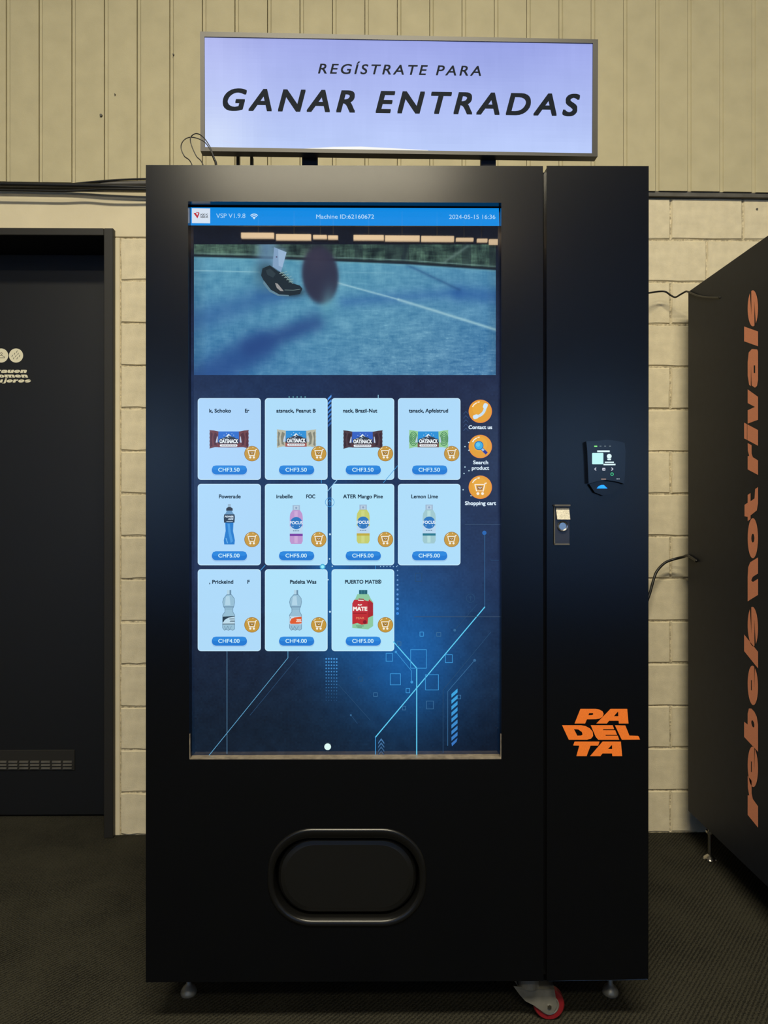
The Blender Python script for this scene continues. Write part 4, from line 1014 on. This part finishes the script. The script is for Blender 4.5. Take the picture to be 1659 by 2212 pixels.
# power and video leads of the sign
def lead(pts, y, r, label, nm='cable'):
    V = [P(a, b, yy) for a, b, yy in pts]
    o = tube(nm, V, r, M_cable); tag(o, label, 'cable', 'leads looping at the sign display'); return o
def mt(px, y): return P(px, CY - (ztop + .001 - CAMZ) * F / y, y)
V = [mt(436, 1.80), P(415, 357, 1.80), P(398, 337, 1.79), P(391, 318, 1.79), P(397, 303, 1.79), P(412, 296.5, 1.80), P(432, 301, 1.81), P(446, 311, 1.81), P(458, 332, 1.81), P(465, 356, 1.81), mt(474, 1.815)]
tag(tube('cable', V, .0013, M_cable), 'thin black cable in the wider loop left of the sign screen', 'cable', 'cables looping beside the sign')
V = [mt(460, 1.77), P(439, 357, 1.77), P(424, 337, 1.765), P(413, 312, 1.765), P(412, 297, 1.77), P(421, 289, 1.77), P(432, 291, 1.78), P(444, 302, 1.785), P(456, 322, 1.785), P(461, 340, 1.785), P(467, 357, 1.785), mt(478, 1.785)]
tag(tube('cable', V, .0013, M_cable), 'thin black cable in the taller inner loop left of the sign screen', 'cable', 'cables looping beside the sign')
tag(tube('cable', [P(459, 334, 1.788), P(463, 345, 1.79), P(467, 357, 1.79), mt(476, 1.79)], .0028, M_cable), 'short thick black plug lead under the lower left corner of the sign', 'cable', 'cables looping beside the sign')

# ================================================================= RIGHT BLACK MACHINE
e0 = P(1486.5, 1100, 2.50)
SX = e0.x; RZ1 = P(1486.5, 630, 2.50).z; RZ0 = zbot
rm = thing('vending_machine', 'black cabinet machine at the right edge with orange lettering up its side', 'vending machine', (SX + .5, 2.1, 0))
bm = bmesh.new(); add_box(bm, SX, SX + 1.05, 1.70, 2.50, RZ0, RZ1, .0015)
from_bm('cabinet', bm, M_black2, rm)
bm = bmesh.new(); add_box(bm, SX + .002, SX + 1.048, 1.64, 1.698, RZ0, RZ1, .002)
from_bm('front_door', bm, M_black2, rm)
SPn = Plane((SX, 0, 0), (-1, 0, 0))
bm = bmesh.new()
lett = [('r', 1774, 1690, 28, 0), ('e', 1700, 1613, 8, 0), ('b', 1612, 1534, 24, 0), ('e', 1523, 1438, 8, 0), ('l', 1430, 1394, 28, 1), ('s', 1396, 1311, 8, 0),
        ('n', 1292, 1211, -14, 0), ('o', 1206, 1119, 0, 0), ('t', 1124, 1060, -16, 0),
        ('r', 1020, 963, 12, 0), ('i', 957, 923, 12, 1), ('v', 912, 838, -6, 0), ('a', 837, 754, 2, 0), ('l', 744, 712, 8, 1), ('s', 705, 627, 0, 0)]
for ch, yb, yt, sl, _ in lett:
    V, T = glyph_tris(ch)
    pts = [(1638 - 22.5 * v.y + (0 if ch not in 'seo' else 0), yb - (yb - yt) * v.x - sl * (v.y - .5)) for v in V]
    fr = [bm.verts.new(SPn.pt(x, y, .0006)) for x, y in pts]
    for t in T:
        try: bm.faces.new([fr[i] for i in t])
        except ValueError: pass
o = from_bm('lettering', bm, M_orange2, rm); tag(o, 'orange italic lettering running upwards')
for (x, y, a) in ((SX + .16, 2.36, 200), (SX + .16, 1.80, 190), (SX + .9, 2.36, 10), (SX + .9, 1.80, 10)): caster(x, y, math.radians(a), rm)
# chrome levelling foot near the rear corner
bm = bmesh.new(); fx = SX + .030
add_lathe(bm, [(.021, 0), (.022, .003), (.020, .007), (.012, .014), (.0065, .018), (.0062, RZ0 + .002)], (fx, 2.40, 0), 'Z', 24)
add_cyl(bm, (fx, 2.40, .090), (fx, 2.40, .098), .013, .013, 6)
tag(from_bm('leveling_foot', bm, M_chrome, rm, smooth=False), 'chrome levelling foot at the rear corner')
foot(SX + .03, 1.76, rm, RZ0 + .003); foot(SX + 1.0, 1.76, rm, RZ0 + .003)

# ================================================================= CABLES ON THE WALL
def wcable(pts, r, label, mat_=M_cable, tail=()):
    return tag(tube('cable', [P(a, b, y) for a, b, y in pts] + [SPn.pt(a, b, .0050 if k == 0 else (.0037, .0037, .0034, -.0005)[k]) for k, (a, b) in enumerate(tail)], r, mat_, seg=10), label, 'cable')
wcable([(-160, 398, 2.565), (0, 397.5, 2.565), (90, 399, 2.565), (160, 400.5, 2.565), (230, 402, 2.56), (300, 405, 2.56), (360, 406, 2.56), (430, 408, 2.565)], .0085, 'thicker black cable along the ledge under the cladding left of the machine')
wcable([(-160, 408, 2.555), (0, 410.5, 2.555), (70, 411.5, 2.555), (130, 412.5, 2.555), (185, 411, 2.555), (235, 408.5, 2.545), (300, 409, 2.545), (360, 410, 2.55), (430, 411, 2.555)], .0045, 'thinner black cable sagging below the thick cable left of the machine')
wcable([(150, 398, 2.575), (200, 393, 2.572), (250, 389, 2.570), (300, 387, 2.568), (360, 386, 2.568), (430, 386, 2.57)], .0035, 'thin black strip standing in for the shaded gap along the cladding edge towards the machine')  # dark tube in place of the shaded gap line under the cladding
wcable([(215, 398, 2.582), (260, 396.5, 2.580), (300, 395.5, 2.578), (360, 395, 2.578), (430, 395, 2.58)], .0085, 'grey conduit between the black cables left of the machine', M_greyc)
wcable([(1300, 650, 2.466), (1345, 640, 2.48), (1400, 633, 2.53), (1425, 629.5, 2.55), (1438, 630.5, 2.55), (1449, 638, 2.55), (1459, 642, 2.545), (1470, 636, 2.522), (1480, 630.5, 2.508)], .0032, 'thin bent black cable crossing the blocks high up, right of the machine', tail=[(1488.5, 630), (1510, 638.5), (1532, 642), (1556, 643)])
V = [P(1340, 1420, 2.50), P(1385, 1330, 2.50), P(1402, 1287, 2.51), P(1411, 1255, 2.52), P(1419, 1234, 2.53), P(1436, 1216, 2.54), P(1456, 1208, 2.54), P(1476, 1203, 2.52)]
V += [SPn.pt(1488, 1200, .006), SPn.pt(1498, 1205, .0052), SPn.pt(1508, 1212, .0052)]
tag(tube('cable', V, .0048, M_cable, seg=10), 'thick black cable arching from the machine to the lettered cabinet', 'cable')

# ================================================================= HALL LAMPS (behind the viewer)
def hall_lamp(x, y, z, sx, sy, power, label, tilt=0.0):
    t = thing('ceiling_light', label, 'lamp', (x, y, z), 'hall lamps')
    bm = bmesh.new(); add_box(bm, x - sx / 2 - .03, x + sx / 2 + .03, y - sy / 2 - .03, y + sy / 2 + .03, z + .01, z + .07, .004)
    add_cyl(bm, (x, y, z + .06), (x, y, ZC + .001), .008, .008, 8)
    from_bm('housing', bm, M_lip, t)
    l = area('lamp', (0, 0, 0) if not tilt else (0, -sy / 2 - .04, .03), sx, sy, power, t); l.rotation_euler = (tilt, 0, 0); return t
hall_lamp(.05, -.9, 4.4, 2.4, .5, OVER_W, 'wide hanging hall lamp above the viewer')
hall_lamp(-.47, -3.3, 4.35, 2.2, .45, LAMP_W, 'wide hanging hall lamp a few steps behind the viewer')
hall_lamp(3.9, -9.2, 2.9, 2.2, .3, FAR_W, 'added wall washer brightening the unseen blue wall, right of the pair', -.75)  # this pair is added so the machine front reflects a brighter blue
hall_lamp(-4.7, -9.2, 2.9, 2.2, .3, FAR_W, 'added wall washer brightening the unseen blue wall, left of the pair', -.75)
# a row of strip lamps; the display glass mirrors it
def mirror_pt(px, py, y):
    d = ray(px, py); m = Vector((0, 2 * DY, CAMZ)); dd = Vector((d.x, -d.y, d.z)); t = (y - m.y) / dd.y
    return m + dd * t
ys = -4.0
segs = [(522, 592, 505, 516), (597, 672, 508, 520), (677, 706, 510, 517), (709, 730, 511, 518), (764, 829, 510, 520), (832, 906, 511, 522), (910, 980, 512, 523), (985, 1022, 516, 522), (1030, 1052, 518, 524), (1056, 1100, 519, 529)]
for k, (a, b, c, d) in enumerate(segs):
    p0, p1 = mirror_pt(a, c, ys), mirror_pt(b, d, ys)
    t = thing('strip_light', 'slim warm strip lamp, number %s from the left in the row behind the viewer' % ['one', 'two', 'three', 'four', 'five', 'six', 'seven', 'eight', 'nine', 'ten'][k], 'lamp', ((p0.x + p1.x) / 2, ys, min(p0.z, p1.z)), 'strip lamps behind the viewer')
    box('diffuser', p0.x, p1.x, ys, ys + .03, p1.z, p0.z, M_lampg, t)
    bm = bmesh.new(); add_box(bm, p0.x - .005, p1.x + .005, ys - .05, ys, p1.z - .01, p0.z + .01)
    xm_ = (p0.x + p1.x) / 2
    add_cyl(bm, (xm_, ys - .03, p0.z), (xm_, ys - .03, ZC + .001), .006, .006, 6); from_bm('housing', bm, M_lip, t)
